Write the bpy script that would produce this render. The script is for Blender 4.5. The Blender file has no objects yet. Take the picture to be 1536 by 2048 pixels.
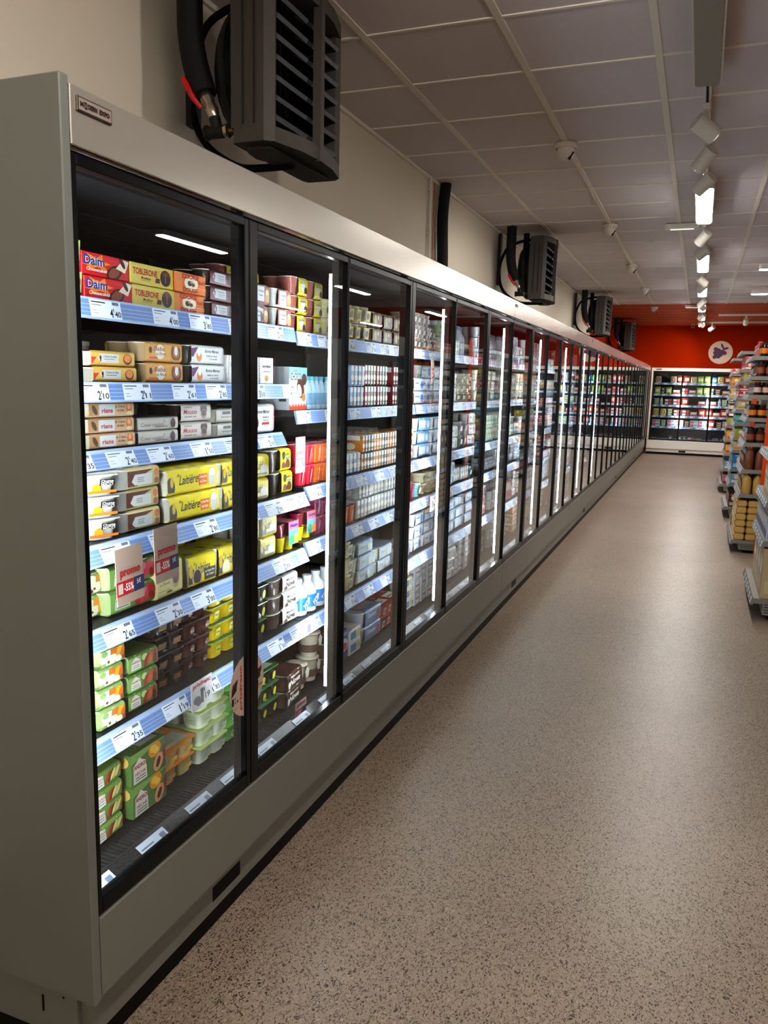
import bpy, math, random
from mathutils import Vector, Matrix
R = random.Random(7)
PI = math.pi
C = bpy.context.scene.collection
W0 = bpy.context.scene

# ------------------------------------------------------------------ materials
def lin(h):
    h = h.lstrip('#')
    o = []
    for i in (0, 2, 4):
        c = int(h[i:i+2], 16) / 255
        o.append(c / 12.92 if c < .04045 else ((c + .055) / 1.055) ** 2.4)
    return (*o, 1)
_M = {}
def mat(name, col='#808080', rough=.5, metal=0, emit=None, es=0, noise=0, nscale=40, bump=0, spec=None, coat=0, trans=0):
    if name in _M: return _M[name]
    m = bpy.data.materials.new(name); m.use_nodes = True
    nt = m.node_tree; b = nt.nodes['Principled BSDF']
    b.inputs['Base Color'].default_value = lin(col)
    b.inputs['Roughness'].default_value = rough
    b.inputs['Metallic'].default_value = metal
    if spec is not None: b.inputs['Specular IOR Level'].default_value = spec
    if coat: b.inputs['Coat Weight'].default_value = coat
    if trans: b.inputs['Transmission Weight'].default_value = trans
    if emit:
        b.inputs['Emission Color'].default_value = lin(emit); b.inputs['Emission Strength'].default_value = es
    if noise or bump:
        tc = nt.nodes.new('ShaderNodeTexCoord'); n = nt.nodes.new('ShaderNodeTexNoise')
        n.inputs['Scale'].default_value = nscale; n.inputs['Detail'].default_value = 4
        nt.links.new(tc.outputs['Object'], n.inputs['Vector'])
        if noise:
            r = nt.nodes.new('ShaderNodeMapRange')
            r.inputs['To Min'].default_value = 1 - noise; r.inputs['To Max'].default_value = 1 + noise
            nt.links.new(n.outputs['Fac'], r.inputs['Value'])
            mx = nt.nodes.new('ShaderNodeMix'); mx.data_type = 'RGBA'; mx.blend_type = 'MULTIPLY'
            mx.inputs[0].default_value = 1; mx.inputs[6].default_value = lin(col)
            nt.links.new(r.outputs[0], mx.inputs[7]); nt.links.new(mx.outputs[2], b.inputs['Base Color'])
        if bump:
            bp = nt.nodes.new('ShaderNodeBump'); bp.inputs['Strength'].default_value = bump; bp.inputs['Distance'].default_value = .002
            nt.links.new(n.outputs['Fac'], bp.inputs['Height']); nt.links.new(bp.outputs[0], b.inputs['Normal'])
    _M[name] = m
    return m
def pc(h, rough=.42):                       # printed / plastic colour
    return mat('print_' + h.lstrip('#') + ('' if rough == .42 else '_r%d' % int(rough * 100)), h, rough)

def glass_mat():
    m = bpy.data.materials.new('door_glass'); m.use_nodes = True; nt = m.node_tree
    for n in list(nt.nodes): nt.nodes.remove(n)
    out = nt.nodes.new('ShaderNodeOutputMaterial'); mx = nt.nodes.new('ShaderNodeMixShader')
    tr = nt.nodes.new('ShaderNodeBsdfTransparent'); tr.inputs[0].default_value = (.88, .905, .9, 1)
    gl = nt.nodes.new('ShaderNodeBsdfGlossy'); gl.inputs['Roughness'].default_value = 0.0
    gl.inputs[0].default_value = (.95, .97, .97, 1)
    fr = nt.nodes.new('ShaderNodeFresnel'); fr.inputs['IOR'].default_value = 1.5
    mu = nt.nodes.new('ShaderNodeMath'); mu.operation = 'MULTIPLY'; mu.inputs[1].default_value = 1.8; mu.use_clamp = True
    nt.links.new(fr.outputs[0], mu.inputs[0]); nt.links.new(mu.outputs[0], mx.inputs[0])
    nt.links.new(tr.outputs[0], mx.inputs[1]); nt.links.new(gl.outputs[0], mx.inputs[2])
    nt.links.new(mx.outputs[0], out.inputs[0])
    return m
GLASS = glass_mat()

def floor_mat():
    m = bpy.data.materials.new('speckled_vinyl_floor'); m.use_nodes = True; nt = m.node_tree
    b = nt.nodes['Principled BSDF']; L = nt.links.new
    tc = nt.nodes.new('ShaderNodeTexCoord')
    def speck(scale, lo, hi, rnd=1, rot=0):
        mp = nt.nodes.new('ShaderNodeMapping'); mp.inputs['Scale'].default_value = (scale, scale * .55, scale); mp.inputs['Rotation'].default_value = (0, 0, rot)
        nz = nt.nodes.new('ShaderNodeTexNoise'); nz.inputs['Scale'].default_value = 60; nz.inputs['Detail'].default_value = 1
        L(tc.outputs['Object'], nz.inputs['Vector'])
        ad = nt.nodes.new('ShaderNodeVectorMath'); ad.operation = 'MULTIPLY_ADD'; ad.inputs[1].default_value = (.02, .02, 0)
        L(nz.outputs['Color'], ad.inputs[0]); L(tc.outputs['Object'], ad.inputs[2])
        L(ad.outputs[0], mp.inputs['Vector'])
        v = nt.nodes.new('ShaderNodeTexVoronoi'); v.inputs['Scale'].default_value = 1; v.inputs['Randomness'].default_value = rnd
        L(mp.outputs[0], v.inputs['Vector'])
        mr = nt.nodes.new('ShaderNodeMapRange'); mr.inputs['From Min'].default_value = lo; mr.inputs['From Max'].default_value = hi
        mr.inputs['To Min'].default_value = 1; mr.inputs['To Max'].default_value = 0
        L(v.outputs['Distance'], mr.inputs['Value'])
        # only a share of the cells carries a speck
        sp = nt.nodes.new('ShaderNodeSeparateColor'); L(v.outputs['Color'], sp.inputs[0])
        gt = nt.nodes.new('ShaderNodeMath'); gt.operation = 'GREATER_THAN'; gt.inputs[1].default_value = .2
        L(sp.outputs[0], gt.inputs[0])
        ml = nt.nodes.new('ShaderNodeMath'); ml.operation = 'MULTIPLY'; L(mr.outputs[0], ml.inputs[0]); L(gt.outputs[0], ml.inputs[1])
        return ml.outputs[0]
    base = nt.nodes.new('ShaderNodeTexNoise'); base.inputs['Scale'].default_value = 1.1; base.inputs['Detail'].default_value = 5
    L(tc.outputs['Object'], base.inputs['Vector'])
    cr = nt.nodes.new('ShaderNodeValToRGB')
    cr.color_ramp.elements[0].color = lin('#857666'); cr.color_ramp.elements[0].position = .3
    cr.color_ramp.elements[1].color = lin('#948474'); cr.color_ramp.elements[1].position = .7
    L(base.outputs['Fac'], cr.inputs[0])
    def over(col_socket, fac, colr, k):
        mu = nt.nodes.new('ShaderNodeMath'); mu.operation = 'MULTIPLY'; mu.inputs[1].default_value = k; L(fac, mu.inputs[0])
        mx = nt.nodes.new('ShaderNodeMix'); mx.data_type = 'RGBA'; mx.inputs[7].default_value = lin(colr)
        L(mu.outputs[0], mx.inputs[0]); L(col_socket, mx.inputs[6]); return mx.outputs[2]
    c = over(cr.outputs[0], speck(190, .26, .44, 1, .5), '#231b16', .92)
    c = over(c, speck(270, .2, .4, 1, 2.0), '#382e27', .85)
    c = over(c, speck(230, .2, .4, 1, 1.1), '#b5a08a', .5)
    L(c, b.inputs['Base Color'])
    b.inputs['Roughness'].default_value = .38; b.inputs['Specular IOR Level'].default_value = .45
    nb = nt.nodes.new('ShaderNodeTexNoise'); nb.inputs['Scale'].default_value = 9; L(tc.outputs['Object'], nb.inputs['Vector'])
    bp = nt.nodes.new('ShaderNodeBump'); bp.inputs['Strength'].default_value = .12; bp.inputs['Distance'].default_value = .01
    L(nb.outputs['Fac'], bp.inputs['Height']); L(bp.outputs[0], b.inputs['Normal'])
    return m

def brushed_mat():
    m = bpy.data.materials.new('brushed_steel'); m.use_nodes = True; nt = m.node_tree
    b = nt.nodes['Principled BSDF']; L = nt.links.new
    b.inputs['Base Color'].default_value = lin('#d6d2c8'); b.inputs['Metallic'].default_value = .8; b.inputs['Roughness'].default_value = .33
    tc = nt.nodes.new('ShaderNodeTexCoord'); mp = nt.nodes.new('ShaderNodeMapping'); mp.inputs['Scale'].default_value = (1, 1, 60)
    n = nt.nodes.new('ShaderNodeTexNoise'); n.inputs['Scale'].default_value = 6; n.inputs['Detail'].default_value = 3
    L(tc.outputs['Object'], mp.inputs['Vector']); L(mp.outputs[0], n.inputs['Vector'])
    mr = nt.nodes.new('ShaderNodeMapRange'); mr.inputs['To Min'].default_value = .18; mr.inputs['To Max'].default_value = .3
    L(n.outputs['Fac'], mr.inputs['Value']); L(mr.outputs[0], b.inputs['Roughness'])
    return m
STEEL = brushed_mat()

m_panel = mat('grey_lacquered_steel', '#6d6f69', .34, 0, noise=.03, nscale=3)
m_apron = mat('grey_lacquered_apron', '#72716a', .36, 0, noise=.03, nscale=3)
m_black = mat('black_plastic', '#040405', .5, noise=.1, spec=.2)
m_frame = mat('black_anodised_frame', '#050608', .3, .0, noise=.08, nscale=15, spec=.3)
m_inner = mat('dark_cooler_lining', '#0a0b0d', .6, noise=.15, nscale=8)
m_shelf = mat('dark_shelf_steel', '#1c1f22', .45, .3, noise=.08, nscale=20)
m_grille = mat('deck_grille', '#0c0d0e', .4, .1, noise=.1)
m_gslot = mat('deck_grille_ridge', '#33363a', .4, .4, noise=.1)
m_rail = mat('price_rail_plastic', '#a9bede', .25, noise=.02)
m_railblue = mat('price_rail_blue', '#6f8cc2', .3, noise=.06, nscale=60)
m_card = mat('price_card_paper', '#dfe7f2', .55, noise=.02)
m_ink = pc('#1b1f2a')
m_led = mat('led_strip_diffuser', '#ffffff', .4, emit='#ecf6ff', es=46)
m_ledh = mat('led_housing', '#4a443e', .4, .2, noise=.1)
m_lamp = mat('lamp_diffuser_lit', '#ffffff', .5, emit='#fffaf4', es=86)
m_lampoff = mat('lamp_diffuser_unlit', '#8f8a7e', .5, noise=.02)
m_white = mat('white_metal', '#dcd7cd', .45, noise=.02)
m_wall = mat('painted_wall_cream', '#ddd4c4', .8, noise=.03, nscale=2, bump=.15)
m_orange = mat('painted_wall_orange', '#982600', .9, noise=.03, nscale=2, bump=.1, spec=.08)
m_otile = mat('orange_ceiling_tile', '#c0561f', .8, noise=.04, nscale=2)
m_tile = mat('mineral_ceiling_tile', '#dcd3d6', .9, noise=.04, nscale=30, bump=.2)
m_tbar = mat('ceiling_t_bar', '#ece5da', .6, noise=.02)
m_heat = mat('heater_charcoal_foam', '#47423d', .62, noise=.12, nscale=120, bump=.35)
m_heatd = mat('heater_fan_cowl', '#201f1e', .6, noise=.15, nscale=40, bump=.1)
m_slat = mat('heater_louvre_grey', '#74767e', .35, .5, noise=.05)
m_rubber = mat('black_pipe_insulation', '#08080a', .75, noise=.2, nscale=50)
m_brass = mat('brass_fitting', '#7a5a34', .35, .9, noise=.2)
m_nickel = mat('nickel_valve', '#b4aa9a', .25, .9, noise=.2)
m_iron = mat('cast_iron_tee', '#2c2b28', .55, .5, noise=.2)
m_red = mat('red_valve_handle', '#c41d1a', .35, noise=.05)
m_gond = mat('gondola_grey_steel', '#8b8780', .5, .2, noise=.05)
m_postor = mat('orange_upright', '#cf4a12', .45, noise=.04)

# ------------------------------------------------------------------ mesh builder
_T = {}
def text_mesh(s, bold=.012, shear=0):
    k = (s, bold, shear)
    if k in _T: return _T[k]
    cu = bpy.data.curves.new('t', 'FONT'); cu.body = s; cu.offset = bold; cu.shear = shear; cu.resolution_u = 3; cu.size = 1
    o = bpy.data.objects.new('t', cu); C.objects.link(o); bpy.context.view_layer.update()
    me = bpy.data.meshes.new_from_object(o.evaluated_get(bpy.context.evaluated_depsgraph_get()))
    vs = [tuple(v.co) for v in me.vertices]; fs = [tuple(p.vertices) for p in me.polygons]
    bpy.data.objects.remove(o); bpy.data.curves.remove(cu); bpy.data.meshes.remove(me)
    xs = [v[0] for v in vs] or [0, 1]; ys = [v[1] for v in vs] or [0, 1]
    _T[k] = (vs, fs, min(xs), max(xs), min(ys), max(ys))
    return _T[k]

class MB:
    def __init__(s): s.v = []; s.f = []; s.m = []; s.mats = []; s.sm = []
    def mi(s, m):
        if m not in s.mats: s.mats.append(m)
        return s.mats.index(m)
    def add(s, vs, fs, m, smooth=False):
        b = len(s.v); i = s.mi(m)
        s.v += [tuple(v) for v in vs]
        for f in fs: s.f.append(tuple(b + k for k in f)); s.m.append(i); s.sm.append(smooth)
        return s
    def box(s, x0, x1, y0, y1, z0, z1, m):
        x0, x1 = sorted((x0, x1)); y0, y1 = sorted((y0, y1)); z0, z1 = sorted((z0, z1))
        v = [(x, y, z) for x in (x0, x1) for y in (y0, y1) for z in (z0, z1)]
        return s.add(v, [(0, 1, 3, 2), (4, 6, 7, 5), (0, 4, 5, 1), (2, 3, 7, 6), (0, 2, 6, 4), (1, 5, 7, 3)], m)
    def cbox(s, x0, x1, y0, y1, z0, z1, m, c=.002):     # chamfered box
        lo = (min(x0, x1), min(y0, y1), min(z0, z1)); hi = (max(x0, x1), max(y0, y1), max(z0, z1))
        V = []; idx = {}
        for a in (0, 1):
            for b in (0, 1):
                for d in (0, 1):
                    sg = (a, b, d)
                    for ax in range(3):
                        p = []
                        for k in range(3):
                            e = hi[k] if sg[k] else lo[k]
                            p.append(e if k == ax else e + (-c if sg[k] else c))
                        idx[(sg, ax)] = len(V); V.append(p)
        F = []
        for ax in range(3):
            o = [k for k in range(3) if k != ax]
            for sd in (0, 1):
                q = []
                for u, w in ((0, 0), (1, 0), (1, 1), (0, 1)):
                    sg = [0, 0, 0]; sg[ax] = sd; sg[o[0]] = u; sg[o[1]] = w; q.append(idx[(tuple(sg), ax)])
                if (sd == 0) ^ (ax == 1): q.reverse()
                F.append(tuple(q))
        for ax in range(3):                              # edges parallel to ax
            o = [k for k in range(3) if k != ax]
            for u in (0, 1):
                for w in (0, 1):
                    a = [0, 0, 0]; b = [0, 0, 0]; a[o[0]] = b[o[0]] = u; a[o[1]] = b[o[1]] = w; b[ax] = 1
                    F.append((idx[(tuple(a), o[0])], idx[(tuple(b), o[0])], idx[(tuple(b), o[1])], idx[(tuple(a), o[1])]))
        for a in (0, 1):
            for b in (0, 1):
                for d in (0, 1): F.append(tuple(idx[((a, b, d), k)] for k in range(3)))
        return s.add(V, F, m)
    def prism(s, prof, axis, a, b, m, caps=True, smooth=False):   # prof in the plane of the other two axes
        n = len(prof); V = []
        for t in (a, b):
            for p, q in prof:
                V.append({'x': (t, p, q), 'y': (p, t, q), 'z': (p, q, t)}[axis])
        F = [(i, (i + 1) % n, n + (i + 1) % n, n + i) for i in range(n)]
        s.add(V, F, m, smooth)
        if caps: s.add(V, [tuple(range(n - 1, -1, -1)), tuple(range(n, 2 * n))], m)
        return s
    def lathe(s, prof, cx, cy, m, n=16, top=True, bottom=True, sq=None, smooth=True, sx=1, sy=1):
        V = []
        for r, z in prof:
            for k in range(n):
                a = 2 * PI * k / n; c_, s_ = math.cos(a), math.sin(a)
                if sq: 
                    e = 2 / sq; c_ = math.copysign(abs(c_) ** e, c_); s_ = math.copysign(abs(s_) ** e, s_)
                V.append((cx + r * c_ * sx, cy + r * s_ * sy, z))
        F = []
        for j in range(len(prof) - 1):
            for k in range(n): F.append((j * n + k, j * n + (k + 1) % n, (j + 1) * n + (k + 1) % n, (j + 1) * n + k))
        s.add(V, F, m, smooth)
        if bottom: s.add(V[:n], [tuple(range(n - 1, -1, -1))], m)
        if top: s.add(V[-n:], [tuple(range(n))], m)
        return s
    def tube(s, pts, r, m, n=10, caps=True):
        pts = [Vector(p) for p in pts]; rr = r if isinstance(r, (list, tuple)) else [r] * len(pts)
        V = []; up = None
        for i, p in enumerate(pts):
            t = (pts[min(i + 1, len(pts) - 1)] - pts[max(i - 1, 0)]).normalized()
            if up is None: up = t.orthogonal().normalized()
            up = (up - t * up.dot(t)).normalized(); w = t.cross(up)
            for k in range(n):
                a = 2 * PI * k / n; V.append(p + (up * math.cos(a) + w * math.sin(a)) * rr[i])
        F = [(j * n + k, j * n + (k + 1) % n, (j + 1) * n + (k + 1) % n, (j + 1) * n + k) for j in range(len(pts) - 1) for k in range(n)]
        s.add(V, F, m, True)
        if caps: s.add(V, [tuple(range(n - 1, -1, -1)), tuple(range(len(V) - n, len(V)))], m)
        return s
    def decal(s, O, Rv, Uv, Wd, H, items, base=.0003, step=.00012):
        O, Rv, Uv = Vector(O), Vector(Rv), Vector(Uv); N = Rv.cross(Uv)
        off = base
        for it in items:
            off += step; k = it[0]
            P = lambda u, v: O + Rv * (u * Wd) + Uv * (v * H) + N * off
            if k == 'r':
                _, u0, v0, u1, v1, c = it; v0 = max(v0, 0); v1 = min(v1, 1); s.add([P(u0, v0), P(u1, v0), P(u1, v1), P(u0, v1)], [(0, 1, 2, 3)], pc(c))
            elif k == 'p':
                s.add([P(u, min(max(v, 0), 1)) for u, v in it[1]], [tuple(range(len(it[1])))], pc(it[2]))
            elif k == 'd':                                 # disc, radii in units of H
                _, u, v, ru, rv, c = it[:6]; n = 14; rot = it[6] if len(it) > 6 else 0
                q = []
                for i in range(n):
                    a = 2 * PI * i / n; x = ru * math.cos(a); y = rv * math.sin(a)
                    x, y = x * math.cos(rot) - y * math.sin(rot), x * math.sin(rot) + y * math.cos(rot)
                    q.append(P(min(max(u + x * H / Wd, 0), 1), min(max(v + y, 0), 1)))
                s.add(q, [tuple(range(n))], pc(c))
            elif k == 't':                                 # text, centre u,v, width and height as shares of the face
                _, tx, u, v, w, h, c = it[:7]; op = it[7] if len(it) > 7 else {}
                vs, fs, xa, xb, ya, yb = text_mesh(tx, op.get('bold', .015), op.get('shear', 0))
                ww, hh = w * Wd, h * H; ang = op.get('rot', 0); ca, sa = math.cos(ang), math.sin(ang)
                o = P(u, v); q = []
                for x, y, _z in vs:
                    a = ((x - xa) / (xb - xa) - .5) * ww; b = ((y - ya) / (yb - ya) - .5) * hh
                    q.append(o + Rv * (a * ca - b * sa) + Uv * (a * sa + b * ca))
                s.add(q, fs, pc(c))
        return s
    def build(s, name, parent=None, loc=(0, 0, 0)):
        me = bpy.data.meshes.new(name); me.from_pydata(s.v, [], s.f)
        for m in s.mats: me.materials.append(m)
        me.polygons.foreach_set('material_index', s.m); me.polygons.foreach_set('use_smooth', s.sm); me.update()
        o = bpy.data.objects.new(name, me); C.objects.link(o); o.location = loc
        if parent: o.parent = parent
        return o

def tag(o, label, cat, group=None, kind=None):
    o['label'] = label; o['category'] = cat
    if group: o['group'] = group
    if kind: o['kind'] = kind
    return o
def empty(name, loc=(0, 0, 0), rz=0):
    o = bpy.data.objects.new(name, None); C.objects.link(o); o.location = loc; o.rotation_euler = (0, 0, rz); o.empty_display_size = .1
    return o
def copy_tree(o, parent=None):
    c = o.copy(); C.objects.link(c)
    if parent: c.parent = parent
    for ch in o.children: copy_tree(ch, c)
    return c
def struct(mb, name):
    o = mb.build(name); o['kind'] = 'structure'; return o
def rrect(x0, x1, z0, z1, r, n=4):
    p = []
    for cx, cz, a0 in ((x1 - r, z1 - r, 0), (x0 + r, z1 - r, 90), (x0 + r, z0 + r, 180), (x1 - r, z0 + r, 270)):
        for i in range(n + 1):
            a = math.radians(a0 + 90 * i / n); p.append((cx + r * math.cos(a), cz + r * math.sin(a)))
    return p

# ------------------------------------------------------------------ room
YE = 20.35; XL = -1.97; XR = 7.0; YB = -3.2; ZC = 3.0; YO = 15.25
f = MB(); f.add([(XL, YB, 0), (XR, YB, 0), (XR, YE, 0), (XL, YE, 0)], [(0, 1, 2, 3)], floor_mat()); struct(f, 'floor')
c = MB(); c.box(XL, XR, YB, YO, ZC, ZC + .02, m_tile); c.box(XL, XR, YO, YE, ZC, ZC + .02, m_otile); struct(c, 'ceiling')
g = MB()
x = -1.49
while x < XR:
    g.box(x - .016, x + .016, YB, YO, ZC - .006, ZC + .001, m_tbar); x += .5975
y = 3.44 - .6 * 11
while y < YO:
    g.box(XL, XR, y - .008, y + .008, ZC - .005, ZC + .001, m_tbar); y += .6
g.box(XL, XL + .02, YB, YO, ZC - .02, ZC, m_tbar)
struct(g, 'trim_1')
g = MB(); x = -1.49
while x < XR:
    g.box(x - .012, x + .012, YO, YE, ZC - .005, ZC + .001, m_otile); x += .5975
y = YO + .35
mo2 = mat('orange_t_bar', '#a84a24', .7, noise=.03)
while y < YE:
    g.box(XL, XR, y - .008, y + .008, ZC - .005, ZC + .001, mo2); y += .6
struct(g, 'trim_2')
w = MB(); w.box(XL - .1, XL, YB, YO, 0, ZC, m_wall); w.box(XL - .1, XL, YO, YE, 0, ZC, m_orange); struct(w, 'wall_left')
w = MB(); w.box(XL - .1, XR, YE, YE + .1, 0, ZC, m_orange); struct(w, 'wall_far')
w = MB(); w.box(XR, XR + .1, YB, YE, 0, ZC, mat('painted_wall_dim', '#7a5145', .8, noise=.05, nscale=2)); struct(w, 'wall_right')
w = MB(); w.box(XL - .1, XR, YB - .1, YB, 0, ZC, m_wall); struct(w, 'wall_rear')

# ------------------------------------------------------------------ shelf products (front faces +X, width along Y, origin at base centre of front edge)
# every proto: (w, d, h, root builder)
PROTO = {}
def front(mb, w, h, items, x=0, z=0, dx=0): mb.decal((x + dx, -w / 2, z), (0, 1, 0), (0, 0, 1), w, h, items)
def near_side(mb, d, w, h, items): mb.decal((-d, -w / 2, 0), (1, 0, 0), (0, 0, 1), d, h, items)
def top_face(mb, w, d, h, items): mb.decal((0, -w / 2, h), (0, 1, 0), (-1, 0, 0), w, d, items)
def cup(mb, cx, cy, r, h, m, z=0, n=12, sq=None, rim=None, taper=.78, sx=1, sy=1):
    mb.lathe([(r * taper, z), (r * .97, z + h * .92), (r, z + h * .93), (r, z + h)], cx, cy, m, n=n, sq=sq, sx=sx, sy=sy)
    if rim: mb.lathe([(r * 1.02, z + h - .001), (r * 1.02, z + h + .001)], cx, cy, rim, n=n, sq=sq, sx=sx, sy=sy)

def reg(key, name, desc, cat, w, d, h, fn): PROTO[key] = dict(name=name, desc=desc, cat=cat, w=w, d=d, h=h, fn=fn, obj=None)

def carton(key, desc, w, d, h, col, items, side=None, top=None, name='dessert_carton', cat='carton'):
    def fn():
        b = MB(); b.cbox(-d, 0, -w / 2, w / 2, 0, h, pc(col), .0015)
        front(b, w, h, items)
        near_side(b, d, w, h, side or [('r', .06, .1, .94, .9, col), ('r', .12, .2, .6, .75, '#e9e2d6'), ('r', .66, .2, .9, .5, '#5a4a40')])
        top_face(b, w, d, h, top or [('r', .05, .08, .95, .92, col), ('r', .3, .2, .8, .6, '#e9e2d6')])
        return b.build(name)
    reg(key, name, desc, cat, w, d, h, fn)

def sleeve(key, desc, w, d, h, cupcol, col, items, n=4, rows=2, name='dessert_multipack', cat='multipack', margin=.1, scallop='#2a2320', sq=None, glass=False, top=None):
    def fn():
        b = MB(); cm = pc(cupcol, .25); pw = w / n; pd = d / rows
        for j in range(rows):
            for i in range(n):
                cup(b, -d + pd * (j + .5), -w / 2 + pw * (i + .5), min(pw, pd) * .49, h - .004, cm, sq=sq, sx=pd / min(pw, pd), sy=pw / min(pw, pd), rim=pc('#d8d4c8'))
        o = b.build(name)
        s = MB(); y0 = -w / 2 + margin * w; y1 = w / 2 - .008; e = .0015
        s.prism(rrect(-d + .002, 0 + e, -e * 0 + .0005, h, min(.013, h * .2)), 'y', y0, y1, pc(col, .38), caps=False, smooth=True)
        ww = y1 - y0
        s.decal((e, y0, h * .13), (0, 1, 0), (0, 0, 1), ww, h * .74, [(it if it[0] != 'X' else it[1:]) for it in items])
        if scallop:
            for i in range(n):
                u = (i + .5) / n
                s.decal((-d * .12, y0, h), (0, 1, 0), (-1, 0, 0), ww, d, [('d', u, .06, .17 * min(1, pw / d * 1.4), .1, scallop)])
        s.decal((-.02, y0, h), (0, 1, 0), (-1, 0, 0), ww, d - .03, top or [('r', .1, .2, .9, .8, col)])
        s.build('sleeve', o)
        return o
    reg(key, name, desc, cat, w, d, h, fn)

def pots(key, desc, ny, nx, pw, ph, col, lid, items, name='yoghurt_pots', cat='pots', rough=.22, sq=4, stag=1):
    w = ny * pw; d = nx * pw; h = ph + .003
    def fn():
        b = MB(); cm = pc(col, rough)
        for j in range(nx):
            for i in range(ny):
                cx = -pw * (j + .5); cy = -w / 2 + pw * (i + .5)
                cup(b, cx, cy, pw * .47, ph, cm, sq=sq, taper=.8, n=20)
                if j == 0 and items:
                    b.decal((cx + pw * .41, cy - pw * .3, ph * .15), (0, 1, 0), (.13, 0, .99), pw * .6, ph * .7, items, base=.004)
                if i == 0 and items:
                    b.decal((cx - pw * .3, cy - pw * .41, ph * .15), (1, 0, 0), (0, -.13, .99), pw * .6, ph * .7, items, base=.004)
        o = b.build(name)
        l = MB(); l.prism(rrect(-d + .001, .001, -w / 2, w / 2, .008, 3), 'z', ph, ph + .003, pc(lid, .25))
        l.decal((0, -w / 2, ph + .003), (0, 1, 0), (-1, 0, 0), w, d, [('r', .1, .12, .9, .5, '#dcdcd0'), ('r', .15, .2, .6, .3, col), ('d', .75, .7, .12, .12, col)])
        l.build('lid_film', o)
        return o
    reg(key, name, desc, cat, w, d, h, fn)

def tub(key, desc, r, h, col, lid, items, name='dairy_tub', cat='tub', sq=None):
    def fn():
        b = MB(); cup(b, -r, 0, r * .97, h * .93, pc(col, .3), taper=.84, n=20, sq=sq)
        b.decal((-r * .08, -r * .6, h * .16), (0, 1, 0), (.1, 0, .99), r * 1.2, h * .66, items, base=.004)
        o = b.build(name)
        l = MB(); l.lathe([(r, h * .9), (r, h * .985), (r * .96, h)], -r, 0, pc(lid, .3), n=20, sq=sq); l.build('lid', o)
        return o
    reg(key, name, desc, cat, 2 * r, 2 * r, h, fn)

def bottle(key, desc, r, h, col, capc, band, name='yoghurt_bottle', cat='bottle', text=None):
    def fn():
        b = MB(); m = pc(col, .3)
        b.lathe([(r * .9, 0), (r, h * .03), (r, h * .55), (r * .86, h * .68), (r * .5, h * .8), (r * .42, h * .86), (r * .42, h * .9)], -r, 0, m, n=18)
        b.lathe([(r * 1.01, h * .14), (r * 1.01, h * .5)], -r, 0, pc(band, .3), n=18, top=False, bottom=False)
        if text: b.decal((-r * .02, -r * .8, h * .2), (0, 1, 0), (0, 0, 1), r * 1.6, h * .26, [('t', text, .5, .5, .95, .7, '#f4f4f4', {'rot': .5, 'bold': .04})], base=.005)
        b.decal((-r * 1.0 - r * .5, -r * 1.0, h * .16), (1, 0, 0), (0, 0, 1), r, h * .3, [('d', .5, .5, .3, .42, '#c02a3c')], base=.004)
        o = b.build(name)
        l = MB(); l.lathe([(r * .5, h * .88), (r * .5, h)], -r, 0, pc(capc, .35), n=14); l.build('cap', o)
        return o
    reg(key, name, desc, cat, 2 * r, 2 * r, h, fn)

def jarpack(key, desc, n, pw, ph, jarcol, lidcol, items, name='jar_pack', cat='jars'):       # a row of single jars shrink-wrapped as one
    pass

T = lambda s, u, v, w, h, c, **k: ('t', s, u, v, w, h, c, k)
# -- first door, top shelf
carton('daim', 'red cheesecake carton with bowl picture', .165, .13, .052, '#d01c26',
  [('p', [(.0, .45), (.18, .6), (.1, .95), (.3, .78), (.42, 1), (.44, .7), (.6, .62), (.46, .5), (.52, .3), (.3, .4), (.12, .2), (.14, .4)], '#f08a24'),
   T('Daim', .25, .66, .42, .42, '#e8e4e0', bold=.07), T('Daim', .25, .66, .42, .42, '#25408c', bold=.03), T('Cheesecakes', .3, .28, .42, .16, '#f0e8e0'),
   ('d', .66, .25, .55, .33, '#3a1a12', .4), ('d', .66, .28, .42, .22, '#8c4a2c', .4), ('p', [(.7, .5), (.86, .95), (.99, .9), (.9, .35)], '#e6ddc8'), ('d', .84, .8, .3, .12, '#4a2014', -.9)])
carton('tob', 'yellow molten cake carton with red lettering', .172, .13, .052, '#ddc860',
  [T('TOBLERONE', .33, .62, .55, .3, '#b41e22', bold=.03), T('Moelleux', .35, .34, .22, .12, '#3a2a1a'), ('r', .22, .2, .44, .25, '#b9a850'),
   ('d', .8, .5, .42, .4, '#2a1812'), ('d', .8, .72, .34, .12, '#6a3418'), ('r', .79, .25, .81, .75, '#b05a50'), ('p', [(.55, .2), (.66, .2), (.66, .42), (.57, .44)], '#4a2818')])
carton('cook', 'orange cookie dough carton with round picture', .142, .13, .052, '#e07c36',
  [('r', 0, .02, .2, .98, '#e89050'), ('d', .5, .5, .62, .36, '#e8dcc0'), T('COOKIE', .48, .84, .56, .24, '#9c1c18', bold=.05), T('DOUGH', .48, .15, .5, .24, '#9c1c18', bold=.05),
   ('d', .45, .5, .2, .14, '#2e2018'), ('d', .56, .45, .16, .1, '#4a3a2a'), ('d', .5, .58, .12, .07, '#b09a70'), T("Rick's", .86, .62, .24, .2, '#5a2414', shear=.3), ('r', .66, .3, 1, .34, '#f0b080'), ('r', .66, .2, 1, .23, '#f0b080')])
hexlab = [('p', [(.1, .5), (.18, .1), (.62, .1), (.62, .9), (.18, .9)], '#c6cdd0'), ('d', .17, .62, .1, .16, '#3a3438'), ('d', .17, .38, .08, .12, '#b03038')]
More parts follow.
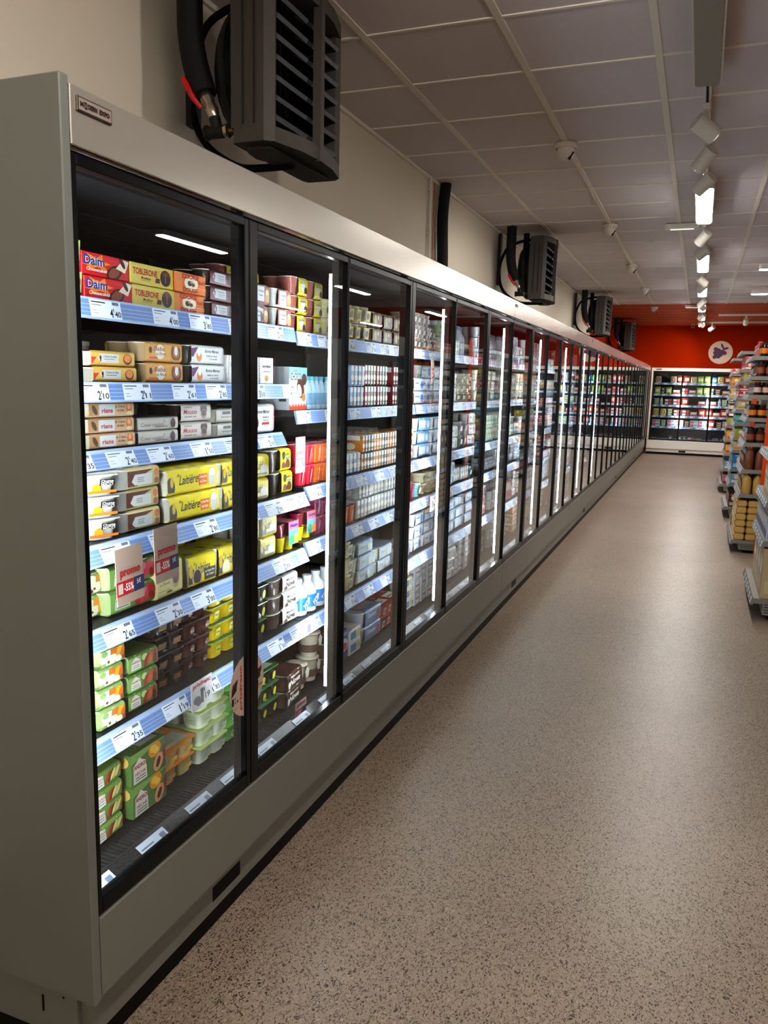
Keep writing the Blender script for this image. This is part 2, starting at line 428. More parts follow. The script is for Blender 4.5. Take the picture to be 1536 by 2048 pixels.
sleeve('maroon', 'maroon chocolate dessert multipack', .165, .13, .044, '#4a3a30', '#5c1c2a',
  hexlab + [T('Fondants', .42, .68, .26, .12, '#444444'), ('r', .3, .4, .55, .46, '#8a8a8a'), ('r', .32, .25, .5, .3, '#8a8a8a'), ('d', .84, .5, .5, .55, '#3c2018'), ('d', .84, .62, .4, .3, '#5a3828')], n=2)
# second shelf
crlab = [('p', [(0, .6), (.12, .6), (.02, .0), (0, 0)], '#c8452c'), ('p', [(.14, .5), (.2, .12), (.62, .12), (.62, .9), (.2, .9)], '#ccd0cc'), T('Crème brûlée', .42, .68, .3, .2, '#46424a'), ('r', .28, .4, .52, .46, '#77757a'), ('d', .2, .55, .14, .2, '#28282c'), ('d', .2, .3, .1, .12, '#b03038'),
         ('d', .82, .48, .6, .48, '#5a2c14'), ('d', .82, .55, .48, .36, '#e08a34')]
sleeve('creme', 'yellow creme brulee multipack', .185, .13, .036, '#cfc9b4', '#d9b055', crlab, n=2, margin=.12)
sleeve('baba', 'orange rum baba multipack', .18, .13, .052, '#b9a27a', '#d8a45a',
  [('d', .38, .5, .5, .5, '#e0dccb'), T('Baba', .36, .72, .3, .3, '#9a4a4a', shear=.25), T('au Rhum', .4, .38, .26, .2, '#9a4a4a', shear=.25), ('d', .12, .6, .16, .22, '#26242a'), ('r', .08, .02, .3, .16, '#c86a2a'), ('d', .82, .5, .55, .62, '#7c4a30'), ('d', .82, .46, .36, .3, '#b07a50'), ('d', .82, .9, .28, .26, '#c9905c'), ('d', .82, .62, .2, .3, '#dfe4e6')], n=2)
check = lambda u0, c: [('r', u0 + .025 * (i % 3), .09 * (i // 3) + .03 * (i % 2), u0 + .025 * (i % 3) + .014, .09 * (i // 3) + .05 + .03 * (i % 2), c) for i in range(33)]
sleeve('bonne', 'white rum baba multipack with checked edge', .19, .13, .053, '#5a5048', '#d8dad8',
  [('p', [(0, .9), (.2, 1), (.05, .3), (0, .3)], '#5c2a5c'), T('Bonne Maman', .62, .75, .44, .22, '#2a2420', shear=.35), T('baba au rhum', .62, .42, .34, .14, '#2a2420', shear=.3), T('à la vanille', .66, .2, .26, .12, '#2a2420', shear=.3), ('d', .22, .35, .34, .36, '#d8803a'), ('d', .22, .6, .2, .24, '#e9e5d8')] + check(.92, '#3a2c44'), n=2)
carton('bonnebox', 'tall white checked cake box', .09, .1, .085, '#dcdcd8', [T('Bonne Maman', .5, .68, .62, .14, '#2a2420', shear=.35), ('r', .25, .45, .75, .49, '#77706a'), ('d', .5, .22, .14, .12, '#c88a40')] + check(.0, '#70304a') + check(.92, '#70304a'))
# third
sleeve('rians', 'peach creme brulee multipack with white label', .195, .13, .037, '#d6cfb8', '#d6b48e',
  [('r', 0, 0, .2, 1, '#b98f60'), ('d', .12, .5, .25, .5, '#5a4030', .6), ('r', .22, -.1, .56, 1.1, '#d6d8d6'), T('rians', .39, .42, .24, .4, '#c2263a', bold=.03), T('la Crème', .68, .78, .22, .24, '#5a4030', shear=.3), T('brûlée', .69, .42, .16, .22, '#5a4030', shear=.3), ('d', .88, .6, .42, .55, '#d8742c'), ('d', .88, .75, .25, .25, '#eab070'), ('d', .88, .15, .4, .18, '#e6dcb8')], n=2, margin=.1)
sleeve('coulant', 'grey-white molten chocolate multipack', .185, .13, .035, '#cfccc4', '#c9c6be',
  [T('Coeur coulant', .34, .42, .56, .4, '#6a6460', bold=0), ('r', .4, .12, .72, .2, '#a84044'), ('d', .64, .72, .18, .2, '#b4b0a8'), ('d', .86, .45, .42, .55, '#3a2420'), ('d', .86, .7, .3, .2, '#5c3a30')], n=2, margin=.03)
sleeve('mousse', 'white dark-chocolate mousse multipack', .17, .13, .052, '#3a2c28', '#cfc8c0',
  [T('Mousse', .3, .55, .44, .36, '#a8303a', shear=.2), T('chocolat noir', .3, .2, .4, .14, '#4c3a34'), ('r', .1, .85, .35, .9, '#8a6a66'), ('d', .75, .75, .45, .42, '#4a2c24'), ('d', .75, .35, .4, .36, '#8c7066'), ('d', .75, .42, .3, .22, '#4c2e26')], n=2, margin=.06)
sleeve('smallw', 'small silver dessert multipack with green crest', .135, .12, .043, '#b8b2a4', '#cdc9c0',
  [('r', .3, .6, .72, .88, '#3c4c44'), T('Bonneterre', .5, .36, .5, .16, '#444038'), ('d', .86, .5, .3, .45, '#6a4a3c')], n=2, margin=.14)
sleeve('bonner', 'white chocolate multipack with red checked edge', .2, .13, .098, '#2a2422', '#d6dad8',
  [T('Bonne Maman', .55, .82, .52, .18, '#2a2420', shear=.35), T('mousse au', .66, .55, .26, .09, '#2a2420', shear=.3), T('chocolat', .66, .42, .24, .09, '#2a2420', shear=.3), ('r', .5, .2, .8, .32, '#b82c34'), ('d', .26, .3, .28, .3, '#4a2a20'), ('d', .26, .4, .2, .14, '#8a6a50')] + check(.92, '#c03038'), n=2, margin=.12)
# fourth
pots('mango', 'white tub with mango picture', 1, 1, .09, .048, '#d8d6cc', '#b8b8b0',
  [('d', .2, .3, .4, .34, '#e8a020'), ('r', -.2, .0, 1.2, .2, '#e07a28'), ('r', .35, .55, 1.1, 1.0, '#26221e'), T('Ouste', .72, .86, .6, .2, '#e4e0d8'), T('MICO', .72, .64, .6, .2, '#e4e0d8')], name='dessert_tub', cat='tub')
sleeve('brown', 'brown and cream caramel multipack', .17, .12, .052, '#b9b8b0', '#c9bc88',
  [('p', [(0, 1.3), (0, -.1), (.3, -.1), (.34, .5), (.6, .8), (.8, 1.3)], '#5c3020'), ('p', [(.12, .3), (.22, .05), (.76, .05), (.76, .75), (.22, .75)], '#c9cdc8'), ('r', .3, .5, .5, .54, '#66666a'), ('r', .3, .38, .48, .42, '#66666a'), ('r', .3, .26, .5, .3, '#66666a'), ('d', .9, .75, .26, .28, '#c87c3c'), ('d', .9, .2, .24, .24, '#9a5a34')], n=2, margin=.22)
def laitiere(key, desc, w, h, extra, cupc='#ccc9bc', margin=.03, big=True, n=4):
    it = [('d', .06, .3, .35, .5, '#3c3428', .2), ('d', .08, .55, .14, .3, '#caa830'), T('la', .2, .86, .05, .16, '#262a3c', shear=.4), T('Laitière', .4 if big else .5, .58, .38 if big else .56, .5, '#262a3c', shear=.35, bold=.01)]
    sleeve(key, desc, w, .13, h, cupc, '#e2cf1e', it + extra, n=n, margin=margin, scallop='#a8a49a', top=[('r', .3, .1, .7, .9, '#ece04a')])
laitiere('lait', 'yellow vanilla pot multipack with milkmaid', .25, .07, [('r', .6, .15, .78, .75, '#d0662c'), T('le Petit Pot', .69, .6, .15, .14, '#f0e8d8'), T('de Crème', .69, .35, .13, .14, '#f0e8d8'), ('d', .88, .5, .36, .55, '#b9b7b0'), ('d', .88, .78, .3, .2, '#e0dfd8')])
laitiere('lait2', 'short yellow vanilla pot multipack', .17, .07, [('r', .66, .15, .86, .7, '#d0662c'), ('d', .42, .2, .2, .26, '#c0beb4'), ('d', .95, .4, .3, .5, '#3c3428')], n=2, margin=.06)
laitiere('lchoc', 'yellow pot multipack with chocolate cream', .145, .09, [('d', .3, .2, .36, .42, '#b9a890'), ('d', .3, .24, .28, .32, '#3a1e14'), ('r', .56, .0, .98, .5, '#2e2620'), T('le Petit Pot', .77, .36, .34, .1, '#e8e0d0'), T('de Crème', .77, .2, .28, .1, '#e8e0d0')], big=False, n=2)
laitiere('lvan', 'yellow pot multipack with vanilla cream', .145, .09, [('d', .3, .2, .34, .4, '#d8cfa8'), ('d', .3, .24, .26, .3, '#e8e0b8'), ('r', .56, .1, .96, .5, '#2b2f44'), T('le Petit Pot', .76, .38, .32, .09, '#e8e0d0'), T('de Crème', .76, .24, .26, .09, '#e8e0d0')], big=False, n=2)
laitiere('lhalf', 'yellow and cream pot multipack', .108, .073, [('d', .7, .3, .4, .36, '#d6d2bc'), ('r', .1, -.1, .9, .12, '#4c3c2c')], big=False, n=2, margin=.05)
sleeve('ybrown', 'yellow sleeve around brown mousse pots', .15, .12, .075, '#4a4032', '#dccb22',
  [('d', .3, .8, .2, .3, '#3c3428'), T('Laitière', .65, .85, .5, .16, '#262a3c', shear=.3), ('r', .5, .55, .95, .66, '#3a78b8'), ('d', .3, .1, .26, .3, '#6a4430'), ('d', .7, .2, .3, .34, '#5a3424')], n=2, margin=.45, scallop=None)
pots('redor', 'red and orange jelly pots', 2, 2, .062, .068, '#d02c3c', '#d63a62', [('r', .0, 0, .12, 1, '#f0b0b0')])
pots('orangep', 'orange fruit jelly pots', 2, 2, .062, .068, '#e0691c', '#dd4a3a', [('r', .0, 0, .12, 1, '#f4c8a0')])
pots('purplep', 'purple fruit jelly pots', 2, 2, .062, .068, '#7a2448', '#a82c54', [('r', .0, 0, .12, 1, '#c890a8')])
# fifth
ANDR = [('r', 0, 0, .42, 1, '#7fae54'), ('p', [(.08, .1), (.1, .7), (.24, 1.0), (.4, .7), (.42, .1)], '#e0dcd2'), T('ANDROS', .25, .62, .3, .16, '#a8242c', bold=.03), T('Pomme', .25, .36, .2, .1, '#a8243c')]
sleeve('andros', 'green compote multipack with raspberries', .19, .12, .062, '#b8c890', '#7a9850', ANDR + [('d', .52, .8, .3, .26, '#c8d49c'), ('d', .62, .6, .32, .3, '#e0a030'), ('d', .6, .2, .3, .22, '#c02434'), ('d', .7, .16, .22, .2, '#d8404c'), ('d', .78, .4, .34, .34, '#c8283a'), ('d', .74, .72, .2, .2, '#e06070'), ('d', .86, .75, .26, .26, '#cc3040'), ('d', .92, .3, .24, .24, '#a81c2c'), ('d', .97, .6, .2, .2, '#d04858'), ('r', .12, .2, .38, .24, '#555555')], n=2, margin=.05, scallop=None)
sleeve('fruitend', 'fruit-printed compote pack with pear', .1, .13, .058, '#b8c890', '#90a864', [('d', .35, .55, .6, .5, '#e2e4c0'), ('d', .75, .7, .4, .36, '#e09030'), ('d', .12, .7, .4, .36, '#c83838'), ('d', .55, .2, .5, .3, '#e8e8cc', .6), ('d', .88, .3, .3, .4, '#e0b028', .5), ('d', .5, .22, .1, .08, '#6a4a24'), ('d', .3, .1, .3, .16, '#7a2838')], n=1, margin=.04, scallop=None)
sleeve('creamch', 'cream pack with chocolate pot picture', .13, .12, .1, '#d8cc98', '#d9cc8c', [('r', .05, .1, .5, .14, '#b8a868'), T('Crème', .26, .55, .34, .12, '#7a6434', shear=.3), T('au Chocolat', .28, .38, .4, .1, '#7a6434', shear=.3), ('d', .72, .38, .24, .3, '#b49a84'), ('d', .72, .44, .19, .2, '#5a3624'), ('d', .74, .66, .17, .1, '#6c4430'), ('d', .45, .0, .2, .08, '#4a3020')], n=2, margin=.02, scallop=None)
def dano(key, desc):
    w, d, h = .13, .12, .1
    def fn():
        b = MB()
        for j in range(2):
            for i in range(2):
                cup(b, -.06 * (j + .5), -w / 2 + .065 * (i + .5), .03, .05, pc('#d8c81c', .2), n=14); cup(b, -.06 * (j + .5), -w / 2 + .065 * (i + .5), .03, .048, pc('#7a1c30', .2), z=.051, n=14)
        o = b.build('yoghurt_pots')
        s = MB(); s.prism([(-.118, .101), (.004, .101), (.004, .02), (.0025, .02), (.0025, .0995), (-.118, .0995)], 'y', -.005, w / 2, pc('#d06a80'))
        s.decal((.004, -.005, .02), (0, 1, 0), (0, 0, 1), .07, .08, [('r', 0, 0, 1, .62, '#5aa8c8'), ('d', .3, .2, .25, .22, '#3e8a54'), ('d', .8, .15, .2, .3, '#e0883a'), T('Danonino', .55, .84, .8, .16, '#4a3090', bold=.03)])
        s.build('sleeve', o); return o
    reg(key, 'yoghurt_pots', desc, 'pots', w, d, h, fn)
dano('dano', 'red and yellow fromage pots with pink sleeve')
# sixth
sleeve('fruita', 'green compote pack with apricot and pear', .095, .13, .05, '#a8c080', '#98b070', [('r', 0, .2, .4, 1, '#dce4cc'), ('d', .15, .8, .3, .2, '#88b060'), ('d', .55, .85, .34, .3, '#d87828', .5), ('d', .78, .68, .26, .5, '#e8b020', -.4), ('d', .9, .5, .2, .4, '#d86c28', -.4), ('d', .42, .25, .56, .34, '#e6e8c8', .4), ('d', .3, .2, .12, .1, '#5c4024'), ('d', .72, .18, .3, .24, '#ecead0'), ('d', .95, .15, .16, .2, '#8a5430')], n=1, margin=.03, scallop=None)
sleeve('fruitb', 'green compote multipack with label and rhubarb', .125, .13, .05, '#a8c080', '#5f8038', ANDR[:3] + [('r', .12, .22, .38, .26, '#555555'), ('r', .14, .36, .36, .4, '#555555'), ('d', .54, .75, .3, .24, '#b4cc84'), ('d', .6, .4, .24, .5, '#8a3424', -.5), ('d', .7, .55, .16, .46, '#c04830', -.5), ('d', .78, .5, .18, .46, '#b8682c', -.5), ('d', .88, .75, .16, .3, '#9a2c30', -.3), ('d', .9, .35, .24, .4, '#5c2c1c'), ('r', .96, 0, 1, 1, '#8a6840')], n=2, margin=.03, scallop=None)
pots('darkp', 'dark chocolate cream pots under glossy film', 2, 2, .066, .048, '#3a302b', '#3a2420', [('r', .1, .25, 1, .8, '#54361c'), T('Crème', .55, .6, .6, .2, '#b07c34', shear=.2), T('Chocolat', .55, .36, .7, .16, '#b07c34', shear=.2)])
pots('brownp', 'brown liegeois pots under glossy film', 2, 2, .075, .048, '#46261e', '#3a1e1a', [('d', .55, .55, .3, .34, '#6c4438'), T('Mamie', .55, .5, .4, .2, '#c0b0a0', shear=.3)])
pots('yellowp', 'bright yellow custard pots with green film', 2, 2, .08, .05, '#e2c41c', '#4f8a3a', [('r', .1, .2, .6, .9, '#c8cc2c'), ('r', .2, .5, .55, .62, '#3c5a24')])
sleeve('nova', 'white sleeve around layered chocolate pots', .2, .13, .058, '#5a4a40', '#d8d6d0', [T('Mamie', .5, .78, .56, .26, '#201c1a', shear=.3), T('Nova', .5, .38, .6, .44, '#201c1a', shear=.3, bold=.03), ('d', .2, .1, .3, .2, '#5a3c2c')], n=2, margin=.4, scallop='#1e1a18')
bottle('yop', 'drinking yoghurt bottle with blue band', .036, .135, '#dfe4e8', '#d8e6ec', '#2f7fc0', text='YOP')
# bottom
sleeve('fruitc', 'compote pack with sliced pear and fig', .115, .14, .046, '#a8c080', '#6e8a44', [('p', [(.0, .0), (.02, .9), (.12, 1.1), (.32, .9), (.36, .0)], '#dcd8cc'), T('ANDROS', .18, .66, .28, .22, '#a8242c'), ('r', .06, .4, .3, .46, '#555555'), ('r', .06, .2, .3, .26, '#555555'), ('d', .5, .5, .22, .55, '#a84c28', -.6), ('d', .6, .5, .16, .55, '#6c2c20', -.6), ('d', .68, .55, .14, .5, '#e0d48c', -.6), ('d', .78, .55, .12, .5, '#c4b868', -.6), ('d', .86, .6, .14, .48, '#d8cc80', -.6), ('d', .95, .6, .12, .42, '#8a6c34', -.6)], n=2, margin=.03, scallop=None, top=[('r', .1, .1, .5, .9, '#c8d0b4'), ('d', .7, .5, .3, .24, '#d8cc88'), ('d', .5, .7, .2, .12, '#7c3424')])
carton('peche', 'green peach and mango compote carton', .145, .17, .09, '#57783a',
  [('p', [(0, .7), (1, 1), (0, 1)], '#86a458'), ('d', .9, .1, .4, .3, '#3f5c2c'), ('d', .68, .76, .3, .25, '#d8921a'), ('d', .64, .8, .16, .12, '#ecb93c'), ('d', .72, .7, .14, .1, '#eec04c'), ('d', .78, .28, .22, .3, '#d09068', -.5), ('d', .78, .28, .09, .18, '#3c1812', -.5), ('d', .97, .5, .1, .24, '#7a2034'),
   ('p', [(.05, .05), (.06, .62), (.14, .7), (.22, .82), (.32, .7), (.42, .62), (.44, .05)], '#d8d4ca'), T('ANDROS', .25, .56, .36, .14, '#a8242c', bold=.04), T('PÊCHE', .25, .34, .3, .12, '#a8243c'), ('r', .1, .2, .4, .23, '#555555'), ('r', .1, .12, .4, .15, '#555555')],
  top=[('p', [(0, 0), (1, 0), (.6, 1), (0, 1)], '#6f8f48'), ('r', .4, .1, .92, .4, '#e0dcd2'), T('ANDROS', .66, .26, .44, .12, '#a8242c'), ('d', .6, .66, .25, .1, '#e0a82c'), ('d', .25, .45, .26, .12, '#dcb890', .5), ('d', .25, .45, .09, .06, '#4a1c12', .5), ('d', .25, .8, .24, .1, '#7a3024')],
  side=[('d', .3, .5, .5, .36, '#d9cf96'), ('d', .65, .4, .36, .3, '#6a4028'), ('d', .8, .75, .3, .2, '#d8b058')], name='compote_carton')
pots('orangel', 'pale custard pots under orange film', 2, 2, .078, .05, '#e4c884', '#ea9420', [('r', .2, .3, .9, .7, '#dcb44c')])
pots('limep', 'pale green cream pots under lime film', 2, 3, .08, .052, '#d6dcc4', '#bccb78', [('r', .15, .2, .95, .85, '#b4bc98'), ('r', .25, .6, .8, .66, '#7c8a5c'), ('r', .25, .45, .8, .5, '#7c8a5c')])
pots('greenp', 'green cream pots under leaf-green film', 2, 3, .08, .052, '#78b85c', '#6ab84c', [('d', .5, .5, .34, .36, '#a8ccb0'), ('d', .5, .5, .22, .24, '#5a9a50')])
pots('viennois', 'dark viennese cream pots with green film', 2, 2, .07, .055, '#38332e', '#3c7a3c', [('d', .5, .5, .26, .4, '#c0c020')])
sleeve('novad', 'brown chocolate cream multipack with white lettering', .15, .15, .062, '#5c4a3c', '#3c241c', [T('Mamie', .5, .85, .6, .22, '#d8d0c4', shear=.3), T('Nova', .5, .4, .7, .46, '#e0dcd2', shear=.3, bold=.02), ('d', .12, .3, .2, .3, '#c8c0b0')], n=2, margin=.04, scallop=None, top=[('d', .3, .5, .14, .1, '#b8a898'), ('r', .5, .2, .9, .7, '#5a3a2c')])
def ribbonjar():
    def fn():
        b = MB(); cup(b, -.045, 0, .042, .09, pc('#c9bfa8', .2), n=18); b.lathe([(.0405, .02), (.041, .05)], -.045, 0, pc('#5a4436'), n=18, top=False, bottom=False)
        b.decal((.0, -.012, .045), (0, 1, 0), (0, 0, 1), .035, .045, [('p', [(.2, 0), (.8, 0), (1, .6), (.5, 1), (0, .6)], '#dcd8cc')], base=.003)
        o = b.build('dessert_jar'); l = MB(); l.lathe([(.046, .089), (.047, .094), (.03, .1)], -.045, 0, pc('#cfc6b4'), n=20); l.lathe([(.0475, .089), (.0475, .092)], -.045, 0, pc('#7a2c24'), n=20); l.build('lid', o); return o
    reg('ribbon', 'dessert_jar', 'glass dessert jar with tied paper lid', 'jar', .094, .09, .1, fn)
ribbonjar()
# second bay
def kinder():
    it = [('r', 0, .72, 1, 1, '#7cc0d8'), ('p', [(0, 0), (1, 0), (1, .16), (.92, .08), (.84, .16), (.76, .08), (.68, .16), (.6, .08), (.52, .16), (.44, .08), (.36, .16), (.28, .08), (.2, .16), (.1, .08), (0, .16)], '#d84a24'), T('Kinder', .3, .93, .24, .08, '#8a2c20'), T('CHOCO', .35, .78, .56, .18, '#e8e4e0', bold=.08), T('CHOCO', .35, .78, .56, .18, '#4a2414', bold=.03), ('d', .62, .5, .18, .24, '#5a2c1a', .5), ('d', .56, .46, .1, .16, '#e0d8c8', .5), ('d', .82, .72, .14, .14, '#4a2416'), ('d', .8, .3, .1, .1, '#c88a3c')]
    carton('kinder', 'white and blue chocolate snack box with orange base', .135, .12, .15, '#d8dce0', it, name='snack_carton')
kinder()
bottle('silver', 'blue and silver drinking yoghurt', .02, .12, '#a8c4d4', '#5aa8c0', '#6a94b0', name='small_yoghurt_bottle')
tub('bucket', 'white yoghurt tub with pink cow drawing', .05, .1, '#c8c4bc', '#b8b8b4', [('d', .5, .35, .2, .24, '#b04864'), ('d', .4, .7, .06, .14, '#b04864', .5), ('d', .7, .75, .06, .14, '#b04864', -.5)])
sleeve('pinkcup', 'pink-brown mousse cups with yellow sleeve', .125, .12, .062, '#9c5c50', '#d2c43a', [('d', .5, .5, .4, .4, '#c8ccc0'), ('d', .8, .2, .26, .3, '#4a3c2a'), T('Laitière', .5, .8, .6, .2, '#3a3c50', shear=.3)], n=2, margin=.4, scallop=None, sq=3)
sleeve('peachw', 'white-labelled peach mousse multipack', .14, .12, .062, '#a9a8a0', '#a8766a', [('r', .1, .0, .62, 1, '#c9cdd0'), T('le fouetté', .36, .7, .4, .18, '#46424a'), ('r', .2, .35, .5, .42, '#77757a'), ('d', .82, .4, .34, .44, '#caa070'), ('d', .82, .65, .24, .2, '#e0c8a0')], n=2, margin=.3, scallop='#8a8a84')
tub('ycream', 'cream-coloured tub with yellow label', .034, .068, '#cfc8a0', '#c9c6b0', [('r', 0, 0, 1, 1, '#d0c050'), ('r', .3, .2, .8, .8, '#3c4468'), ('d', .2, .4, .2, .3, '#4a3c28')])
tub('gcup', 'green-lidded fruit cup', .034, .068, '#9cb870', '#7cc070', [('r', 0, 0, 1, 1, '#a8c078'), ('d', .5, .5, .4, .34, '#c8402c')])
tub('ycreamb', 'larger cream tub with yellow label', .05, .07, '#cfc8a0', '#c9c6b0', [('r', 0, 0, 1, 1, '#d2c460'), ('d', .6, .5, .4, .3, '#4a4028'), ('r', .05, .1, .25, .9, '#3c4468')])
sleeve('darkyl', 'dark dessert multipack with milkmaid', .12, .12, .066, '#5a4a30', '#6c5430', [('d', .3, .5, .3, .4, '#b8a848'), ('d', .75, .5, .4, .5, '#5a241c'), ('d', .6, .7, .14, .2, '#d8d4c0')], n=2)
def tallwrap(key, desc, w, h, cols, name='yoghurt_multipack'):
    def fn():
        b = MB(); n = len(cols); pw = w / n
        for i, c_ in enumerate(cols):
            y0 = -w / 2 + pw * i
            b.cbox(-.11, 0, y0 + .002, y0 + pw - .002, 0, h, pc(c_, .3), .006)
            b.decal((0, y0 + .004, 0), (0, 1, 0), (0, 0, 1), pw - .008, h, [('r', .05, .72, .95, .97, '#d8dcda'), ('d', .5, .4, .16 * pw / h * 3, .13, '#e4dcc8'), ('r', .2, .1, .8, .18, '#d8dcda')])
            b.decal((-.11, y0 + .002, 0), (1, 0, 0), (0, 0, 1), .11, h, [('r', .1, .7, .9, .95, '#d8dcda'), ('d', .5, .35, .3, .2, '#e4dcc8')])
        return b.build(name)
    reg(key, name, desc, 'multipack', w, .11, h, fn)
tallwrap('redgreen', 'red, brown and green yoghurt pouches pack', .13, .088, ['#7a2028', '#6a2a2c', '#6c6a50', '#4e6a4a'])
tallwrap('orangew', 'orange and blue yoghurt portions pack', .16, .075, ['#c8802c', '#b87c30', '#8a8048', '#4c6070', '#a8602c'])
tallwrap('whitew', 'white yoghurt portions pack', .15, .082, ['#a8a89c', '#9c948c', '#b4b8b4', '#a09c94'])
tallwrap('bluew', 'blue and white yoghurt portions pack', .15, .085, ['#8aa4c0', '#a8b8c8', '#8098b8', '#b8c4cc'])
tallwrap('tealw', 'teal yoghurt portions pack', .14, .088, ['#5ca8ac', '#74b4b4', '#4c98a0'])
tallwrap('greenw', 'pale green yoghurt portions pack', .14, .085, ['#98b490', '#a8c0a0', '#8cac84'])
sleeve('blueyo', 'blue and cream set yoghurt multipack', .22, .13, .06, '#b8bcb0', '#8ea4b8', [('r', 0, 0, .5, 1, '#a8b4ae'), T('Yaourt', .3, .6, .3, .3, '#38507c'), ('d', .75, .4, .3, .4, '#cfc48c')], n=4, margin=.25, scallop=None)
sleeve('bluebox', 'blue-grey creamy dessert multipack', .24, .2, .075, '#a8b0b8', '#5f7490', [T('Danette', .4, .65, .5, .34, '#c8d0dc'), ('d', .8, .4, .3, .4, '#a84838')], n=3, margin=.2, scallop=None, top=[('r', .1, .1, .9, .6, '#a89c98'), T('Danette', .5, .4, .6, .2, '#b83c34')])
carton('purple', 'tall purple snack pouch', .07, .08, .13, '#4c3a7c', [('d', .5, .5, .3, .22, '#d8d4e0'), ('d', .5, .45, .2, .12, '#b04a3c'), ('r', .1, .8, .9, .92, '#7cb0c8')], name='snack_carton')
pots('redpots', 'red fruit yoghurt pots', 2, 2, .065, .06, '#a85040', '#a8342c', [('r', .1, .1, .9, .9, '#c8c4b8'), ('d', .5, .5, .3, .3, '#b02c2c')])
# generic bays further on
def gp(key, desc, base, acc, cupc, w=.16, h=.065, n=3):
    sleeve(key, desc, w, .12, h, cupc, base, [('r', .05, .1, .6, .9, '#d0d6d6'), ('r', .1, .55, .5, .7, acc), ('d', .8, .45, .4, .42, acc)], n=n, margin=.15, scallop=None, name='yoghurt_multipack')
gp('g1', 'white and blue yoghurt multipack', '#c8d2dc', '#4a74b0', '#c8ccc8')
gp('g2', 'sky-blue yoghurt multipack', '#6fa4cc', '#d8e0e8', '#c8ccc8', w=.2)
gp('g3', 'pale yellow yoghurt multipack', '#d2c878', '#4a74a8', '#c8c8b8')
gp('g4', 'mint green yoghurt multipack', '#9cc8b8', '#3c8a6a', '#c8d4cc')
gp('g5', 'white and red yoghurt multipack', '#d0ccc8', '#b03038', '#c8c4c0')
gp('g6', 'off-white plain yoghurt multipack', '#c4c4ba', '#8a8a80', '#d0d0c8')
tub('g7', 'white fromage tub', .047, .08, '#ccd2d2', '#b8c4c8', [('r', 0, .1, 1, .9, '#8aa8c4'), ('d', .5, .5, .3, .3, '#e0e0d8')])
tub('g8', 'teal cream tub', .05, .07, '#68a8a8', '#c8d0d0', [('d', .5, .5, .4, .34, '#d8e0dc')])
tub('g9', 'beige cheese tub', .055, .055, '#c8c0a4', '#c4bca0', [('r', .1, .2, .9, .8, '#8a7c4c')])
tub('g10', 'dark grey dessert tub', .045, .075, '#6c6862', '#8a8680', [('r', .1, .2, .9, .8, '#c4c0b8')])
pots('g11', 'white yoghurt pots', 2, 2, .06, .06, '#c8ccca', '#c4ccd4', [('r', .1, .2, .9, .8, '#7a98b8')])
pots('g12', 'grey-brown yoghurt pots', 2, 2, .065, .055, '#8a8278', '#a8a49c', [('r', .1, .2, .9, .8, '#c4beb0')])
bottle('g13', 'white milk drink bottle', .034, .17, '#ccd4d6', '#7a9ab8', '#a8b8c4')
bottle('g14', 'pink milk drink bottle', .03, .14, '#d4c4c4', '#b04858', '#b86470')
carton('g15', 'white butter carton', .12, .08, .055, '#d0d0c8', [('r', .1, .2, .6, .8, '#4a7898'), ('d', .8, .5, .3, .3, '#c8b050')], name='butter_carton')
carton('g16', 'silver cheese carton', .1, .08, .07, '#a8aeb2', [('d', .5, .5, .4, .35, '#d8d8d0'), ('r', .2, .4, .8, .55, '#a03838')], name='cheese_carton')
# items for the far cooler
def bagproto(key, desc, w, h, col, acc, name='salad_bag', cat='bag', d=.09):
    def fn():
        b = MB(); n = 7; prof = [(0, .85), (.03, 1), (.6, 1), (.8, .82), (.9, .5), (.93, .14), (1, .12)]
        V = []; K = 12
        for t, r in prof:
            for k in range(K):
                a = 2 * PI * k / K
                V.append((-d / 2 + d / 2 * r * math.cos(a), w / 2 * (.94 + .06 * r) * math.copysign(abs(math.sin(a)) ** .35, math.sin(a)), h * t))
        F = [(j * K + k, j * K + (k + 1) % K, (j + 1) * K + (k + 1) % K, (j + 1) * K + k) for j in range(len(prof) - 1) for k in range(K)]
        b.add(V, F, pc(col, .3), True); b.add(V[-K:], [tuple(range(K))], pc(col, .3)); b.add(V[:K], [tuple(range(K - 1, -1, -1))], pc(col, .3))
        b.decal((.002, -w * .32, h * .3), (0, 1, 0), (0, 0, 1), w * .64, h * .4, [('r', 0, 0, 1, 1, acc), ('d', .5, .5, .3, .3, '#e0d8c0')], base=.003)
        b.decal((-d * .8, -w * .5, h * .3), (1, 0, 0), (0, 0, 1), d * .6, h * .4, [('r', 0, 0, 1, 1, acc)], base=.003)
        b.decal((-d - .002, w * .32, h * .3), (0, -1, 0), (0, 0, 1), w * .64, h * .4, [('r', 0, 0, 1, 1, acc), ('d', .5, .5, .3, .3, '#e0d8c0')], base=.003)
        return b.build(name)
    reg(key, name, desc, cat, w, d, h, fn)
bagproto('f1', 'cream deli pouch', .13, .15, '#d8cfa8', '#b86a34', 'deli_pouch', 'pouch')
bagproto('f2', 'red deli pouch', .14, .17, '#b83a2c', '#e0d0a8', 'deli_pouch', 'pouch')
bagproto('f3', 'lime green deli pouch', .13, .16, '#a8c84c', '#e8e4c8', 'deli_pouch', 'pouch')
bagproto('f4', 'blue deli pouch', .14, .14, '#3c8cc0', '#d0d8e0', 'deli_pouch', 'pouch')
bagproto('f5', 'pale yellow deli pouch', .13, .16, '#dccc78', '#c87c34', 'deli_pouch', 'pouch')
carton('f6', 'pink ham packet', .15, .06, .1, '#b87468', [('r', .1, .5, .9, .9, '#d8ccc4'), ('r', .1, .1, .9, .3, '#8a2c2c')], name='ham_packet', cat='packet')
